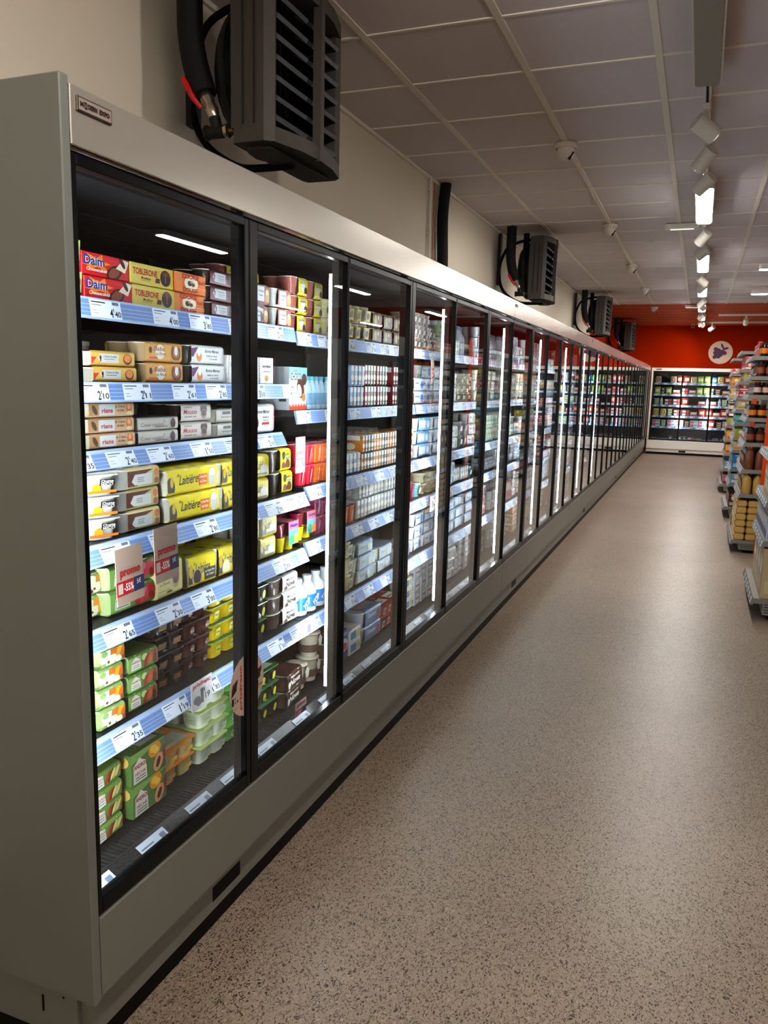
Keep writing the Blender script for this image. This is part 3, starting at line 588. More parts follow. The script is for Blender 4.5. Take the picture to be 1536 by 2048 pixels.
carton('f7', 'dark red meat tray', .17, .08, .07, '#6c2a24', [('r', .1, .2, .5, .8, '#d0c8c0'), ('d', .75, .5, .4, .3, '#a84840')], name='meat_tray', cat='packet')
pots('f8', 'white salad tray', 1, 1, .12, .045, '#cdd0bc', '#e0e4d8', [('r', .0, .2, 1, .8, '#7cb060')], name='salad_tray', cat='tray')
pots('f9', 'yellow-green salad tray', 1, 1, .13, .05, '#c4cc84', '#e0e4c8', [('r', .0, .2, 1, .8, '#e4e4d4')], name='salad_tray', cat='tray')
pots('f10', 'brown ready-meal tray', 1, 1, .13, .04, '#5a3a2c', '#d8c8b0', [('r', .0, .2, 1, .8, '#d8b890')], name='meal_tray', cat='tray')
carton('f11', 'white and pink ham carton', .17, .07, .075, '#dcd4d0', [('r', .05, .1, .45, .9, '#c86a80'), ('r', .5, .4, .9, .8, '#70a8c8')], name='ham_packet', cat='packet')

CNT = {}; RECS = []
def get(key):
    p = PROTO[key]
    if p['obj'] is None:
        p['obj'] = p['fn'](); p['obj'].location = (0, 0, -50); p['fresh'] = True; p['mesh1'] = None
    return p
def place(key, x, y, z, rz=0, parts=True):
    p = get(key)
    if parts: o = copy_tree(p['obj'])
    else:
        if p['mesh1'] is None: p['mesh1'] = joined(p['obj'])
        o = bpy.data.objects.new(p['name'], p['mesh1']); C.objects.link(o)
    o.location = (x, y, z); o.rotation_euler = (0, 0, rz)
    return o
def joined(root):
    V = []; F = []; MI = []; SM = []; mats = []
    for o in [root] + list(root.children):
        b = len(V); me = o.data; V += [tuple(v.co) for v in me.vertices]
        for p in me.polygons:
            F.append(tuple(b + i for i in p.vertices)); m = me.materials[p.material_index]
            if m not in mats: mats.append(m)
            MI.append(mats.index(m)); SM.append(p.use_smooth)
    me = bpy.data.meshes.new(root.name); me.from_pydata(V, [], F)
    for m in mats: me.materials.append(m)
    me.polygons.foreach_set('material_index', MI); me.polygons.foreach_set('use_smooth', SM); me.update()
    return me
ORD = ['first', 'second', 'third', 'fourth', 'fifth', 'sixth', 'seventh', 'eighth', 'ninth', 'tenth', 'eleventh', 'twelfth', 'thirteenth', 'fourteenth', 'fifteenth', 'sixteenth', 'seventeenth', 'eighteenth', 'nineteenth', 'twentieth'] + ['twenty-' + w for w in ('first', 'second', 'third', 'fourth', 'fifth', 'sixth', 'seventh', 'eighth', 'ninth')] + ['thirtieth', 'thirty-first', 'thirty-second']
SH = ['top', 'second', 'third', 'fourth', 'fifth', 'sixth', 'bottom']
SH6 = ['top', 'second', 'third', 'fourth', 'fifth', 'bottom']
def lay(i, n): return '' if n == 1 else ('bottom' if i == 0 else 'top' if i == n - 1 else 'middle' if n == 3 else ORD[i] + '-layer')

# ------------------------------------------------------------------ long cooler
XF = -1.1; Y0 = 1.21; DP = .626; ND = 29; ZT = 2.03; ZF = 1.925; ZD = .364
LV1 = [(1.685, -1.30), (1.495, -1.30), (1.33, -1.345), (1.125, -1.255), (.925, -1.255), (.655, -1.255)]
LV2 = [(1.675, -1.295), (1.405, -1.295), (1.14, -1.255), (.94, -1.255), (.655, -1.255)]
ZDECK = .3385
def price_rail(b, y0, y1, z, x, prices=None, seed=0, tilt=.012, detail=True):
    rr = random.Random(seed)
    hh = .045
    P = [(x - .012, z + .001), (x - .004, z + .001), (x + tilt, z - hh), (x + tilt - .006, z - hh - .002), (x - .012, z - .006)]
    b.prism(P, 'y', y0 + .004, y1 - .004, m_rail)
    n = Vector((hh, 0, tilt + .004)).normalized(); up = Vector((-(tilt + .004), 0, hh)).normalized()
    O = Vector((x + tilt, y0 + .004, z - hh)) + n * .0003
    Wd = y1 - y0 - .008; H = hh
    y = .0; i = 0; lw = .105
    L = []
    while y < Wd - .05:
        L.append(('r', y / Wd, .05, min(Wd, y + lw) / Wd, .95, None))
        gap = rr.choice([.05, .07, .09, .12]); y += lw + gap
    def quad(u0, u1, v0, v1, m, o):
        q = [O + Vector((0, 1, 0)) * (u * Wd) + up * (v * H) + n * o for u, v in ((u0, v0), (u1, v0), (u1, v1), (u0, v1))]
        b.add(q, [(0, 1, 2, 3)], m)
    quad(0, 1, .08, .92, m_railblue, .0003)
    for k in range(3): quad(0, 1, .25 + .2 * k, .29 + .2 * k, m_rail, .0005)
    quad(0, 1, 0, .1, m_rail, .0006)
    for k, it in enumerate(L):
        u0, u1 = it[1], it[3]
        quad(u0, u1, .06, .96, m_card, .0009)
        if detail:
            w_ = u1 - u0
            quad(u0 + .06 * w_, u0 + .5 * w_, .8, .86, m_ink if k % 2 else pc('#5a6478'), .0012)
            quad(u0 + .06 * w_, u0 + .35 * w_, .66, .7, pc('#7a8498'), .0012); quad(u0 + .06 * w_, u0 + .2 * w_, .4, .43, pc('#8a94a8'), .0012); quad(u0 + .06 * w_, u0 + .25 * w_, .25, .28, pc('#8a94a8'), .0012)
            quad(u0 + .72 * w_, u0 + .94 * w_, .76, .92, pc('#6a7080'), .0012)
            pr = prices[k] if prices and k < len(prices) else '%d%02d' % (rr.randint(1, 4), rr.choice([5, 10, 19, 35, 45, 60, 75, 85, 99]))
            b.decal(O + n * .001, (0, 1, 0), up, Wd, H, [('t', pr[0] + "'", u0 + .68 * w_, .34, .14 * w_, .48, '#1b1f2a', {}), ('t', pr[1:], u0 + .87 * w_, .3, .2 * w_, .3, '#1b1f2a', {})])
PR = [['220', '440', '400', '385', '281', '210'], ['155', '210', '211', '261', '285', '310'], ['121', '135', '240', '260', '155', '289'], ['310', '290', '470', '280', '275', '275'], ['200', '265', '230', '300', '245', '275'], ['210', '235', '119', '185', '240', '150']]

units = []
nun = [6, 6, 6, 6, 5]
k0 = 0
for ui, nd in enumerate(nun):
    ya = Y0 + k0 * DP; yb = ya + nd * DP; yend = yb if ui < 4 else 19.70
    root = empty('display_cooler', (XF, ya, 0)); units.append(root)
    tag(root, ['grey glass-door dairy cooler, nearest unit with exposed grey end panel and nameplate', 'glass-door cooler unit beneath the second wall heater, blue and white yoghurts inside', 'glass-door cooler unit in the middle of the long run, its doors reflecting shelves', 'glass-door cooler unit beneath the third wall heater with orange wall above', 'last glass-door cooler unit of the long run, meeting the end-wall cooler'][ui],
        'cooler', 'glass-door coolers along the left wall')
    L = lambda mb, name, p=root: (mb.build(name, p), )[0]
    sh = lambda mb: setattr(mb, 'v', [(v[0] - XF, v[1] - ya, v[2]) for v in mb.v]) or mb
    b = MB(); b.cbox(XF - .03, XF, ya + .001, yend - .001, ZF, ZT, STEEL, .002); b.box(XL + .02, XF - .03, ya, yend, ZT - .03, ZT - .002, m_panel); sh(b).build('fascia', root)
    b = MB(); b.cbox(XF - .03, XF, ya + .001, yend - .001, .178, ZD, m_apron, .002); sh(b).build('apron', root)
    b = MB(); b.box(XF - .06, XF - .032, ya, yend, .062, .178, m_apron)
    b.box(XF - .05, XF - .045, ya, yend, 0, .062, m_black); b.box(XF - .04, XF - .031, ya + .47, ya + .61, .088, .13, m_black); sh(b).build('plinth', root)
    b = MB(); b.box(XL + .02, XL + .06, ya, yend, .2, ZT - .03, m_inner)
    b.box(XL + .06, XF - .16, ya, yend, 1.93, 1.97, m_inner)
    for i in range(int((yb - ya) / 1.252 + .1) + 1):
        yy = min(max(ya + i * 1.252, ya + .021), yb - .021)
        b.box(XL + .06, XL + .085, yy - .02, yy + .02, .35, 1.93, m_shelf)
    sh(b).build('lining', root)
    b = MB(); b.box(XL + .06, XF - .15, ya, yend, .3, .325, m_inner)
    b.box(XF - .15, XF - .112, ya, yend, .3, .335, m_grille)
    b.prism([(XF - .113, .29), (XF - .113, .366), (XF - .108, .369), (XF - .052, .335), (XF - .052, .29)], 'y', ya, yb, m_grille)
    yy = ya + .03; rn = random.Random(ui)
    if ui < 2:
        while yy < yb - .02:       # air-return slots
            b.prism([(XF - .19, .3255), (XF - .19, .338), (XF - .118, .3385), (XF - .118, .3355), (XF - .15, .335)], 'y', yy, yy + .006, m_gslot); yy += .014
    yy = ya + .04
    while yy < yb - .15:
        b.decal((XF - .0575, yy, .339), (0, 1, 0), (-.855, 0, .519), .105, .05, [('r', 0, 0, 1, 1, '#a4abb3'), ('r', .06, .62, .5, .7, '#4a5468'), ('r', .06, .42, .4, .48, '#6a7488'), ('r', .75, .3, .93, .8, '#5a6478')], base=.001)
        yy += rn.choice([.17, .2, .24])
    sh(b).build('deck', root)
    # shelves
    nm = 3
    for mi in range(nm):
        ym0 = ya + mi * 1.252; ym1 = min(ym0 + 1.252, yb)
        if ui == 0 and mi == 0: ym0 += .03
        if ym1 - ym0 < .2: continue
        mod = ui * 3 + mi
        LV = LV1 if mod == 0 else LV2
        for li, (z, xf) in enumerate(LV):
            dz = 0 if mod < 2 else R.choice([-.02, 0, 0, .01]) if li == 0 else 0
            b = MB(); b.prism([(XL + .09, z - .03), (XL + .09, z - .001), (xf - .012, z - .001), (xf - .012, z - .02)], 'y', ym0 + .003, ym1 - .003, m_shelf)
            s_ = sh(b).build('shelf', root)
            b = MB(); price_rail(b, ym0, ym1, z, xf, PR[li] if mod == 0 else None, seed=mod * 10 + li, tilt=.004 if li < 2 else .018, detail=mod < 4)
            sh(b).build('price_rail', s_)
    # doors
    for di in range(nd):
        k = k0 + di; da = Y0 + k * DP + .002; db = Y0 + (k + 1) * DP - .002
        thick_far = (k % 2 == 0)          # far side of even-index doors carries the wide mullion (between door 1 and 2, 3 and 4 ...)
        b = MB(); tA = .007 if (k % 2 == 0 and k > 0) else .04; tB = .02 if thick_far else .007
        if k == 0: tA = .014
        zt = ZF - .012; zb = ZD + .004; x0 = XF - .03; x1 = XF - .004
        b.cbox(x0, x1, da, da + tA, zb, zt, m_frame, .002); b.cbox(x0, x1, db - tB, db, zb, zt, m_frame, .002)
        b.cbox(x0, x1, da + tA, db - tB, zt - .02, zt, m_frame, .002); b.cbox(x0, x1, da + tA, db - tB, zb, zb + .036, m_frame, .002)
        d = sh(b).build('glass_door', root)
        b = MB(); b.add([(XF - .014, da + tA - .002, zb + .02), (XF - .014, db - tB + .002, zb + .02), (XF - .014, db - tB + .002, zt - .018), (XF - .014, da + tA - .002, zt - .018)], [(0, 1, 2, 3)], GLASS)
        sh(b).build('glass_pane', d)
    # mullions and light strips behind the door joints
    for di in range(nd + (1 if ui == 4 else 0)):
        k = k0 + di; ym = Y0 + k * DP + (.0185 if di == 0 else -.0165 if di == nd else 0)
        if k == 0: continue
        b = MB()
        if k % 2 == 1:
            b.cbox(XF - .052, XF - .031, ym - .015, ym + .016, ZD + .01, ZF, m_frame, .002)
        else:
            b.cbox(XF - .058, XF - .031, ym - .018, ym + .016, ZD + .01, ZF, m_ledh, .002)
            for q in range(4): b.box(XF - .031, XF - .0295, ym - .018 + .009 * q, ym - .015 + .009 * q, ZD + .02, ZF - .02, m_frame)
        o = sh(b).build('mullion', root)
        b = MB()
        if k % 2 == 1: b.box(XF - .051, XF - .033, ym + .0165, ym + .021, .42, 1.86, m_led)
        else: b.box(XF - .07, XF - .059, ym - .012, ym + .012, .43, 1.86, m_led)
        sh(b).build('light_strip', o)
    if ui == 0:
        b = MB(); b.box(XF - .1, XF - .04, ya + .031, ya + .036, .4, 1.86, m_led); sh(b).build('light_strip', root)  # added glow strip, hidden by the end frame, brightens goods behind the first door
        b = MB(); b.box(XF - .03, XF - .003, ya - .0, ya + .0015, ZD, ZF, m_black); b.box(XL + .05, XF - .03, ya, ya + .03, .3, ZT - .03, m_black); sh(b).build('inner_side', root)
        b = MB(); b.cbox(XL + .02, XF, ya - .024, ya - .0005, .17, ZT + .012, m_panel, .0025); sh(b).build('end_panel', root)
        b = MB(); b.box(XL + .04, XF - .06, ya - .012, ya, .05, .17, m_panel); b.box(XL + .04, XF - .045, ya - .014, ya, 0, .05, m_black)
        b.box(XF - .16, XF - .155, ya - .0135, ya - .0119, .1, .14, m_black); b.lathe([(.006, .0), (.006, .001)], 0, 0, m_nickel, n=10) if False else None
        for xx, zz in ((XF - .1, .15), (XF - .1, .075)): b.box(xx, xx + .004, ya - .0135, ya - .0119, zz, zz + .004, m_black)
        sh(b).build('base_panel', root)
        b = MB(); b.cbox(XF, XF + .004, 1.225, 1.318, 1.987, 2.014, mat('nameplate_bronze', '#6c5f55', .35, .6), .001)
        b.decal((XF + .004, 1.225, 1.987), (0, 1, 0), (0, 0, 1), .093, .027, [('r', .02, .06, .98, .94, '#3c3432'), ('r', .035, .12, .965, .88, '#8a7c72'), T('M', .12, .5, .1, .34, '#1c1614', bold=.05), ('r', .19, .3, .215, .7, '#1c1614'), ('r', .19, .62, .25, .72, '#1c1614'), ('r', .24, .26, .265, .66, '#1c1614'), ('r', .2, .26, .26, .36, '#1c1614'), T('DERN', .42, .5, .26, .34, '#1c1614', bold=.05), T('EXPO', .76, .5, .3, .34, '#1c1614', bold=.05)])
        sh(b).build('nameplate', root)
    else:
        b = MB(); b.cbox(XF, XF + .003, ya + .005, ya + .065, 1.99, 2.008, mat('nameplate_bronze', '#6c5f55', .35, .6), .001)
        b.decal((XF + .003, ya + .005, 1.99), (0, 1, 0), (0, 0, 1), .06, .018, [T('MODERN EXPO', .5, .5, .86, .4, '#1c1614', bold=.05)])
        sh(b).build('nameplate', root)
    if ui == 4:
        b = MB(); b.box(XF - .03, XF, yb, 19.68, .178, ZF, m_panel); sh(b).build('filler_panel', root)
    k0 += nd

# ---- goods in the long cooler: stacks as (key, y0, layers [, dx])
STACKS = []     # (door, shelf index, total shelves, y, key, layers, x, z)
def row(li, nlev, z, x, items):
    for it in items:
        key, ya_, n = it[:3]; dx = it[3] if len(it) > 3 else 0; rz = it[4] if len(it) > 4 else 0; dz = it[5] if len(it) > 5 else 0
        STACKS.append([li, nlev, ya_ + PROTO[key]['w'] / 2, key, n, x - .025 + dx, z + dz, rz])
row(0, 7, 1.686, -1.305, [('gcup', 1.425, 2), ('daim', 1.487, 2), ('tob', 1.655, 2), ('cook', 1.829, 2), ('maroon', 1.974, 3, 0, .04), ('maroon', 2.144, 2), ('peachw', 2.2, 2, .0, .05), ('peachw', 2.345, 2, 0), ])
row(0, 7, 1.686, -1.43, [('pinkcup', 2.23, 3), ('pinkcup', 2.36, 3), ('bonne', 1.9, 2)])
row(1, 7, 1.496, -1.305, [('creme', 1.482, 2), ('baba', 1.683, 2), ('bonne', 1.884, 2), ('bonnebox', 2.09, 1), ('bonnebox', 2.182, 1), ('bonnebox', 2.275, 1)])
row(1, 7, 1.496, -1.44, [('bucket', 1.58, 1), ('bucket', 1.42, 1)])
row(2, 7, 1.331, -1.35, [('rians', 1.512, 3), ('coulant', 1.71, 2), ('mousse', 1.897, 2), ('smallw', 2.07, 2), ('bonner', 2.252, 1)])
row(2, 7, 1.331, -1.49, [('bucket', 1.83, 1)])
row(3, 7, 1.126, -1.26, [('mango', 1.43, 3, 0, -.3), ('brown', 1.535, 3, -.01), ('lait', 1.712, 2), ('lait2', 1.968, 2), ('lhalf', 2.144, 2), ('ybrown', 2.3, 2, -.02)])
row(4, 7, .926, -1.26, [('fruitend', 1.425, 2, -.04), ('andros', 1.49, 2, -.01), ('creamch', 1.665, 1, 0, .08), ('lchoc', 1.798, 1), ('lvan', 1.945, 1), ('lhalf', 2.086, 2), ('lhalf', 2.2, 2), ('dano', 2.32, 1)])
row(4, 7, .926, -1.39, [('lvan', 1.84, 1, 0, 0, .01), ('lait2', 1.99, 2), ('lait2', 2.17, 2)])
row(5, 7, .656, -1.26, [('fruita', 1.44, 4, .0), ('fruitb', 1.545, 3, -.005), ('darkp', 1.68, 4, -.02), ('brownp', 1.82, 4, -.03), ('yellowp', 1.978, 4, -.04), ('viennois', 2.145, 3, -.02), ('nova', 2.292, 3, -.01)])
row(5, 7, .656, -1.4, [('darkp', 1.64, 4), ('darkp', 1.78, 3)])
row(6, 7, .3395, -1.29, [('fruitc', 1.44, 4, 0, .06), ('peche', 1.585, 2, .0, .0), ('orangel', 1.745, 2, -.02), ('limep', 1.905, 4, -.01), ('greenp', 2.07, 4, -.02), ('viennois', 2.24, 3, .0), ('novad', 2.385, 2, .02, .1)])
row(6, 7, .3395, -1.45, [('orangel', 1.6, 3), ('limep', 1.76, 4)])
# second bay
row(0, 6, 1.676, -1.30, [('pinkcup', 2.475, 3), ('pinkcup', 2.605, 3), ('ycream', 2.74, 2), ('ycream', 2.81, 2), ('ycream', 2.88, 2), ('ycream', 2.95, 2), ('ycream', 3.02, 2), ('ycreamb', 3.09, 2), ('darkyl', 3.2, 2), ('darkyl', 3.33, 2), ('darkyl', 3.46, 2), ('darkyl', 3.585, 1)])
row(1, 6, 1.406, -1.30, [('kinder', 2.475, 1)] + [('silver', 2.615 + .041 * i, 1) for i in range(9)] + [('bluew', 2.985, 2), ('redgreen', 3.14, 2), ('redgreen', 3.275, 2), ('redgreen', 3.47, 2)])
row(1, 6, 1.406, -1.40, [('silver', 2.56 + .045 * i, 1) for i in range(7)] + [('bucket', 2.9, 1)])
row(2, 6, 1.141, -1.26, [('redor', 2.475, 2), ('orangep', 2.6, 2), ('redor', 2.725, 2), ('bluew', 2.86, 1), ('orangew', 3.02, 2), ('orangew', 3.182, 2), ('orangew', 3.344, 2), ('orangew', 3.506, 2)])
row(3, 6, .941, -1.26, [('dano', 2.475, 1), ('purplep', 2.61, 2), ('redor', 2.735, 2), ('orangep', 2.86, 1), ('whitew', 2.99, 2), ('whitew', 3.142, 2), ('whitew', 3.294, 2), ('whitew', 3.446, 2), ('purplep', 3.6, 1)])
row(4, 6, .656, -1.26, [('yop', 2.49, 1), ('yop', 2.565, 1), ('yop', 2.64, 1), ('yop', 2.715, 1), ('ycream', 2.81, 3), ('ycream', 2.88, 3), ('blueyo', 2.955, 3), ('blueyo', 3.18, 2), ('bluebox', 3.42, 1)])
row(5, 6, .3395, -1.29, [('ribbon', 2.55, 1), ('ribbon', 2.65, 2), ('novad', 2.76, 2), ('purple', 2.92, 1), ('g15', 3.0, 2), ('bluebox', 3.13, 2), ('redpots', 3.38, 2), ('redpots', 3.52, 2)])
# further bays, filled the way shops fill them: one kind after another, two or three layers
heights = [.2, .2, .2, .135, .2, .235]
lvz = [z for z, x in LV2] + [ZDECK]; lvx = [x for z, x in LV2] + [-1.29]
pal = [['g1', 'g4', 'tealw', 'g13', 'g6', 'g11', 'greenw', 'g12'], ['g3', 'g1', 'g7', 'whitew', 'g16', 'g15', 'g3', 'g9', 'g12'], ['tealw', 'g8', 'bluew', 'g2', 'whitew', 'g6', 'greenw', 'g10', 'g5'],
       ['g8', 'g1', 'whitew', 'g7', 'g15', 'g11', 'g9', 'g6'], ['g2', 'g1', 'bluew', 'g12', 'whitew', 'g9', 'g10', 'g14', 'g5'], ['g3', 'orangew', 'g9', 'g12', 'g15', 'g6', 'g10', 'g16']]
rr = random.Random(11)
for mod in range(2, 15):
    ym0 = Y0 + mod * 1.252; ym1 = min(ym0 + 1.252, Y0 + ND * DP)
    for li in range(6):
        y = ym0 + .02; last = None
        while True:
            key = rr.choice(pal[li]); p = PROTO[key]; rep = rr.choice([1, 2, 2, 3])
            done = False
            for _ in range(rep):
                if y + p['w'] > ym1 - .015: done = True; break
                n = max(1, int(heights[li] / p['h'])); n = min(n, 3)
                if rr.random() < .3 and n > 1: n -= 1
                if rr.random() > .05:
                    STACKS.append([li, 6, y + p['w'] / 2, key, n, lvx[li] - .025 - rr.random() * .02, lvz[li] + .001, rr.uniform(-.06, .06)])
                y += p['w'] + .004
            if done or y > ym1 - .06: break
# assign the door each stack is seen through
by = {}
for s in STACKS:
    yd = s[2] * 1.1 / abs(s[5]); dk = max(0, min(ND - 1, int((yd - Y0) / DP))); s.append(dk); by.setdefault((dk, s[0], s[1]), []).append(s)
for k, L_ in by.items():
    L_.sort(key=lambda s: (s[2] + (.0 if s[5] > -1.38 else .0)))
    for i, s in enumerate(L_): s.append(i)
kindcount = {}; stuffl = {}
NLAY = 0
for s in sorted(STACKS, key=lambda s: s[2]):
    li, nlev, y, key, n, x, z, rz, dk, si = s
    p = get(key); rs = random.Random(int(y * 1000) + li)
    shn = (SH if nlev == 7 else SH6)[li]
    for i in range(n):
        cat = p['cat'] + ('' if True else '')
        kc = p['name']; kindcount[kc] = kindcount.get(kc, 0) + 1
        if kindcount[kc] > 300:
            stuffl.setdefault(kc, []).append((key, x, y, z + i * p['h'], rz)); continue
        o = place(key, x + rs.uniform(-.004, .004), y + rs.uniform(-.003, .003), z + i * (p['h'] + .0016), rz + rs.uniform(-.015, .015), parts=(y < 4.3))
        lw = lay(i, n)
        back = ' rear' if x < -1.38 and y < 3.72 and not (li == 2 and nlev == 7 and x > -1.4) else ''
        lab = ((lw + ' ') if lw else '') + p['desc'] + ', ' + ORD[si] + back + ' stack, ' + shn + ' shelf, ' + ORD[dk] + ' glass door'
        tag(o, lab, p['cat'], p['cat'] + ' on the ' + shn + ' shelf of the long cooler')
for kc, L_ in stuffl.items():
    V = []; F = []; MI = []; SM = []; mats = []
    for key, x, y, z, rz in L_:
        p = get(key)
        if p['mesh1'] is None: p['mesh1'] = joined(p['obj'])
        me = p['mesh1']; b0 = len(V); ca, sa = math.cos(rz), math.sin(rz)
        V += [(x + v.co.x * ca - v.co.y * sa, y + v.co.x * sa + v.co.y * ca, z + v.co.z) for v in me.vertices]
        for pl in me.polygons:
            F.append(tuple(b0 + i for i in pl.vertices)); m = me.materials[pl.material_index]
            if m not in mats: mats.append(m)
            MI.append(mats.index(m)); SM.append(pl.use_smooth)
    me = bpy.data.meshes.new(kc); me.from_pydata(V, [], F)
    for m in mats: me.materials.append(m)
    me.polygons.foreach_set('material_index', MI); me.polygons.foreach_set('use_smooth', SM); me.update()
    o = bpy.data.objects.new(kc, me); C.objects.link(o)
    tag(o, 'many small ' + kc.replace('_', ' ') + ' shapes crowding the far end of the long cooler', 'dairy goods', kind='stuff')

# ------------------------------------------------------------------ promo cards and tags
def promo(y, z, w, h, x, pct, lab, rot=0, loc_label=None, small=False):
    r_ = MB()
    r_.cbox(-.0012, 0, -w / 2, w / 2, -h, 0, pc('#b39a8a', .6), .0004)
    it = [('r', .02, .0, .98, 1, '#ae9686'), ('r', .0, .16, .62, .42, '#b81e2c'), ('r', .62, .16, 1, .42, '#1f2a54'), ('r', .05, .2, .22, .38, '#c8b4a4'), T(pct, .43, .29, .34, .14, '#e8dcd4', bold=.03), T('5€', .8, .33, .16, .09, '#e8dcd4'), T('promo', .5, .53, .74, .15, '#b0202c', bold=.04), ('r', .3, .64, .7, .645, '#8c7666')]
    if small: it = [('r', 0, 0, 1, 1, '#d8ccc4'), ('r', .0, .05, .62, .55, '#b81e2c'), ('r', .62, .05, 1, .55, '#1f2a54'), T(pct, .33, .3, .4, .3, '#e8dcd4', bold=.03), T('promo', .5, .76, .8, .28, '#b0202c', bold=.04)]
    r_.decal((0, -w / 2, -h), (0, 1, 0), (0, 0, 1), w, h, it)
    o = r_.build('promo_card'); o.location = (x, y, z); o.rotation_euler = (rot, 0, 0)
    tag(o, lab, 'sign', 'promotion cards on the shelf rails'); return o
promo(1.475, 1.118, .098, .135, -1.215, '-55%', 'nearer beige promo card with red -55% block below fourth shelf', rot=.04)
promo(1.612, 1.145, .096, .14, -1.213, '-55%', 'second beige promo card with red -55% block below fourth shelf', rot=.04)
promo(2.36, 1.325, .07, .12, -1.225, '-25%', 'beige promo card with -25% block hanging behind the second door', rot=0)
promo(2.39, .69, .08, .06, -1.215, '-45%', 'small red and blue promo tag on rail behind the second door', small=True)
promo(2.33, .415, .08, .06, -1.2, '-15%', 'small red and blue promo tag on bottom rail, second door', small=True)
promo(3.82, 1.63, .05, .11, -1.25, '-30%', 'red and white promo tag hanging from top rail, fourth door', rot=.15)
# price flag
b = MB(); b.cbox(-.0012, 0, -.05, .05, -.085, 0, pc('#cfcac6', .6), .0004)
b.decal((0, -.05, -.085), (0, 1, 0), (0, 0, 1), .1, .085, [T('prixfranc', .5, .84, .84, .2, '#b3262c', bold=.03), T('1', .5, .42, .14, .5, '#1a1a1e', bold=.05), T('€', .62, .6, .08, .14, '#1a1a1e'), T('19', .76, .35, .22, .22, '#1a1a1e', bold=.02), ('d', .25, .35, .2, .14, '#4a3438'), ('d', .33, .25, .14, .12, '#3a2428')])
o = b.build('price_flag'); o.location = (-1.225, 1.776, .685); o.rotation_euler = (.03, 0, 0); tag(o, 'white price flag reading 1€19 clipped on rail below dark pots', 'sign')
b = MB(); b.cbox(-.0012, 0, -.04, .04, -.075, 0, pc('#cfcac6', .6), .0004)
b.decal((0, -.04, -.075), (0, 1, 0), (0, 0, 1), .08, .075, [T('prixfranc', .5, .84, .84, .2, '#b3262c'), T('1', .5, .42, .14, .5, '#1a1a1e', bold=.05), T('19', .76, .35, .22, .22, '#1a1a1e')])
o = b.build('price_flag'); o.location = (-1.21, 3.78, .95); tag(o, 'white price flag hanging from fourth shelf rail behind the fourth door', 'sign')
# round price sign halves on either side of the first mullion
def half_disc(y0, y1, yc, zc, ry, rz, lab, items):
    b = MB(); n = 28; pts = []
    for i in range(n):
        a = 2 * PI * i / n; pts.append((min(max(yc + ry * math.cos(a), y0), y1), zc + rz * math.sin(a)))
    q = []
    for p_ in pts:
        if not q or (abs(p_[0] - q[-1][0]) + abs(p_[1] - q[-1][1])) > 1e-5: q.append(p_)
    b.prism(q, 'x', -.0008, 0, pc('#bba698', .55)); b.decal((0, y0, zc - rz), (0, 1, 0), (0, 0, 1), y1 - y0, 2 * rz, items)
    o = b.build('round_price_sign'); o.location = (XF - .0165 + .004, 0, 0); tag(o, lab, 'sign', 'round price sign halves'); return o
half_disc(1.742, 1.8155, 1.832, .668, .09, .088, 'round beige chocolate price sign half on the first door glass', [T('prixfranc', .78, .5, 1.75, .085, '#b3262c', rot=PI / 2, bold=.03), ('p', [(.12, .52), (.5, .58), (.56, .68), (.2, .62)], '#4a2a24'), ('p', [(.1, .42), (.46, .5), (.48, .6), (.14, .52)], '#33191a'), T('1', .2, .34, .14, .12, '#1a1a1e', bold=.05), T('€', .36, .385, .1, .04, '#1a1a1e'), T('19', .46, .32, .24, .05, '#1a1a1e'), ('r', .16, .22, .5, .225, '#66564e'), ('r', .18, .19, .48, .195, '#66564e')])
half_disc(1.8785, 1.922, 1.832, .668, .09, .088, 'round beige chocolate price sign half on the second door glass', [('p', [(.0, .52), (.7, .58), (.74, .68), (.0, .62)], '#4a2a24'), ('p', [(.0, .44), (.56, .5), (.6, .6), (.0, .52)], '#33191a'), T('1', .2, .38, .2, .12, '#1a1a1e', bold=.05), T('19', .6, .36, .34, .05, '#1a1a1e')])

# ------------------------------------------------------------------ end-wall cooler
YC = 19.72
root = empty('display_cooler', (0, YC, 0)); tag(root, 'glass-door cooler across the end wall below the grape sign', 'cooler')
shY = lambda mb: setattr(mb, 'v', [(v[0], v[1] - YC, v[2]) for v in mb.v]) or mb
xa, xb = -1.02, 2.74
b = MB(); b.cbox(xa - .06, xb, YC, YC + .03, ZF, 2.0, m_white, .002); b.box(xa - .06, xb, YC + .03, YE - .02, 1.96, 1.99, m_white); shY(b).build('fascia', root)
b = MB(); b.cbox(xa - .06, xb, YC, YC + .03, .13, .33, m_white, .002); shY(b).build('apron', root)
b = MB(); b.box(xa - .06, xb, YC + .03, YC + .05, .05, .13, m_white); b.box(xa - .06, xb, YC + .03, YC + .045, 0, .05, m_black); b.box(-.35, -.2, YC + .028, YC + .03, .06, .1, m_black); shY(b).build('plinth', root)
b = MB(); b.cbox(xa - .06, xa - .02, YC - .02, YC + .03, .13, 1.96, m_white, .002); shY(b).build('end_post', root)
b = MB(); b.box(xa - .04, xb, YE - .06, YE - .03, .2, 1.96, m_inner); b.box(xa - .04, xb, YC + .1, YE - .06, 1.93, 1.955, m_inner); b.box(xa - .04, xa - .02, YC + .03, YE - .03, .2, 1.95, m_inner); b.box(xa - .04, xb, YC + .03, YE - .06, .3, .34, m_inner); shY(b).build('lining', root)
FZ = [1.66, 1.4, 1.15, .9, .65]
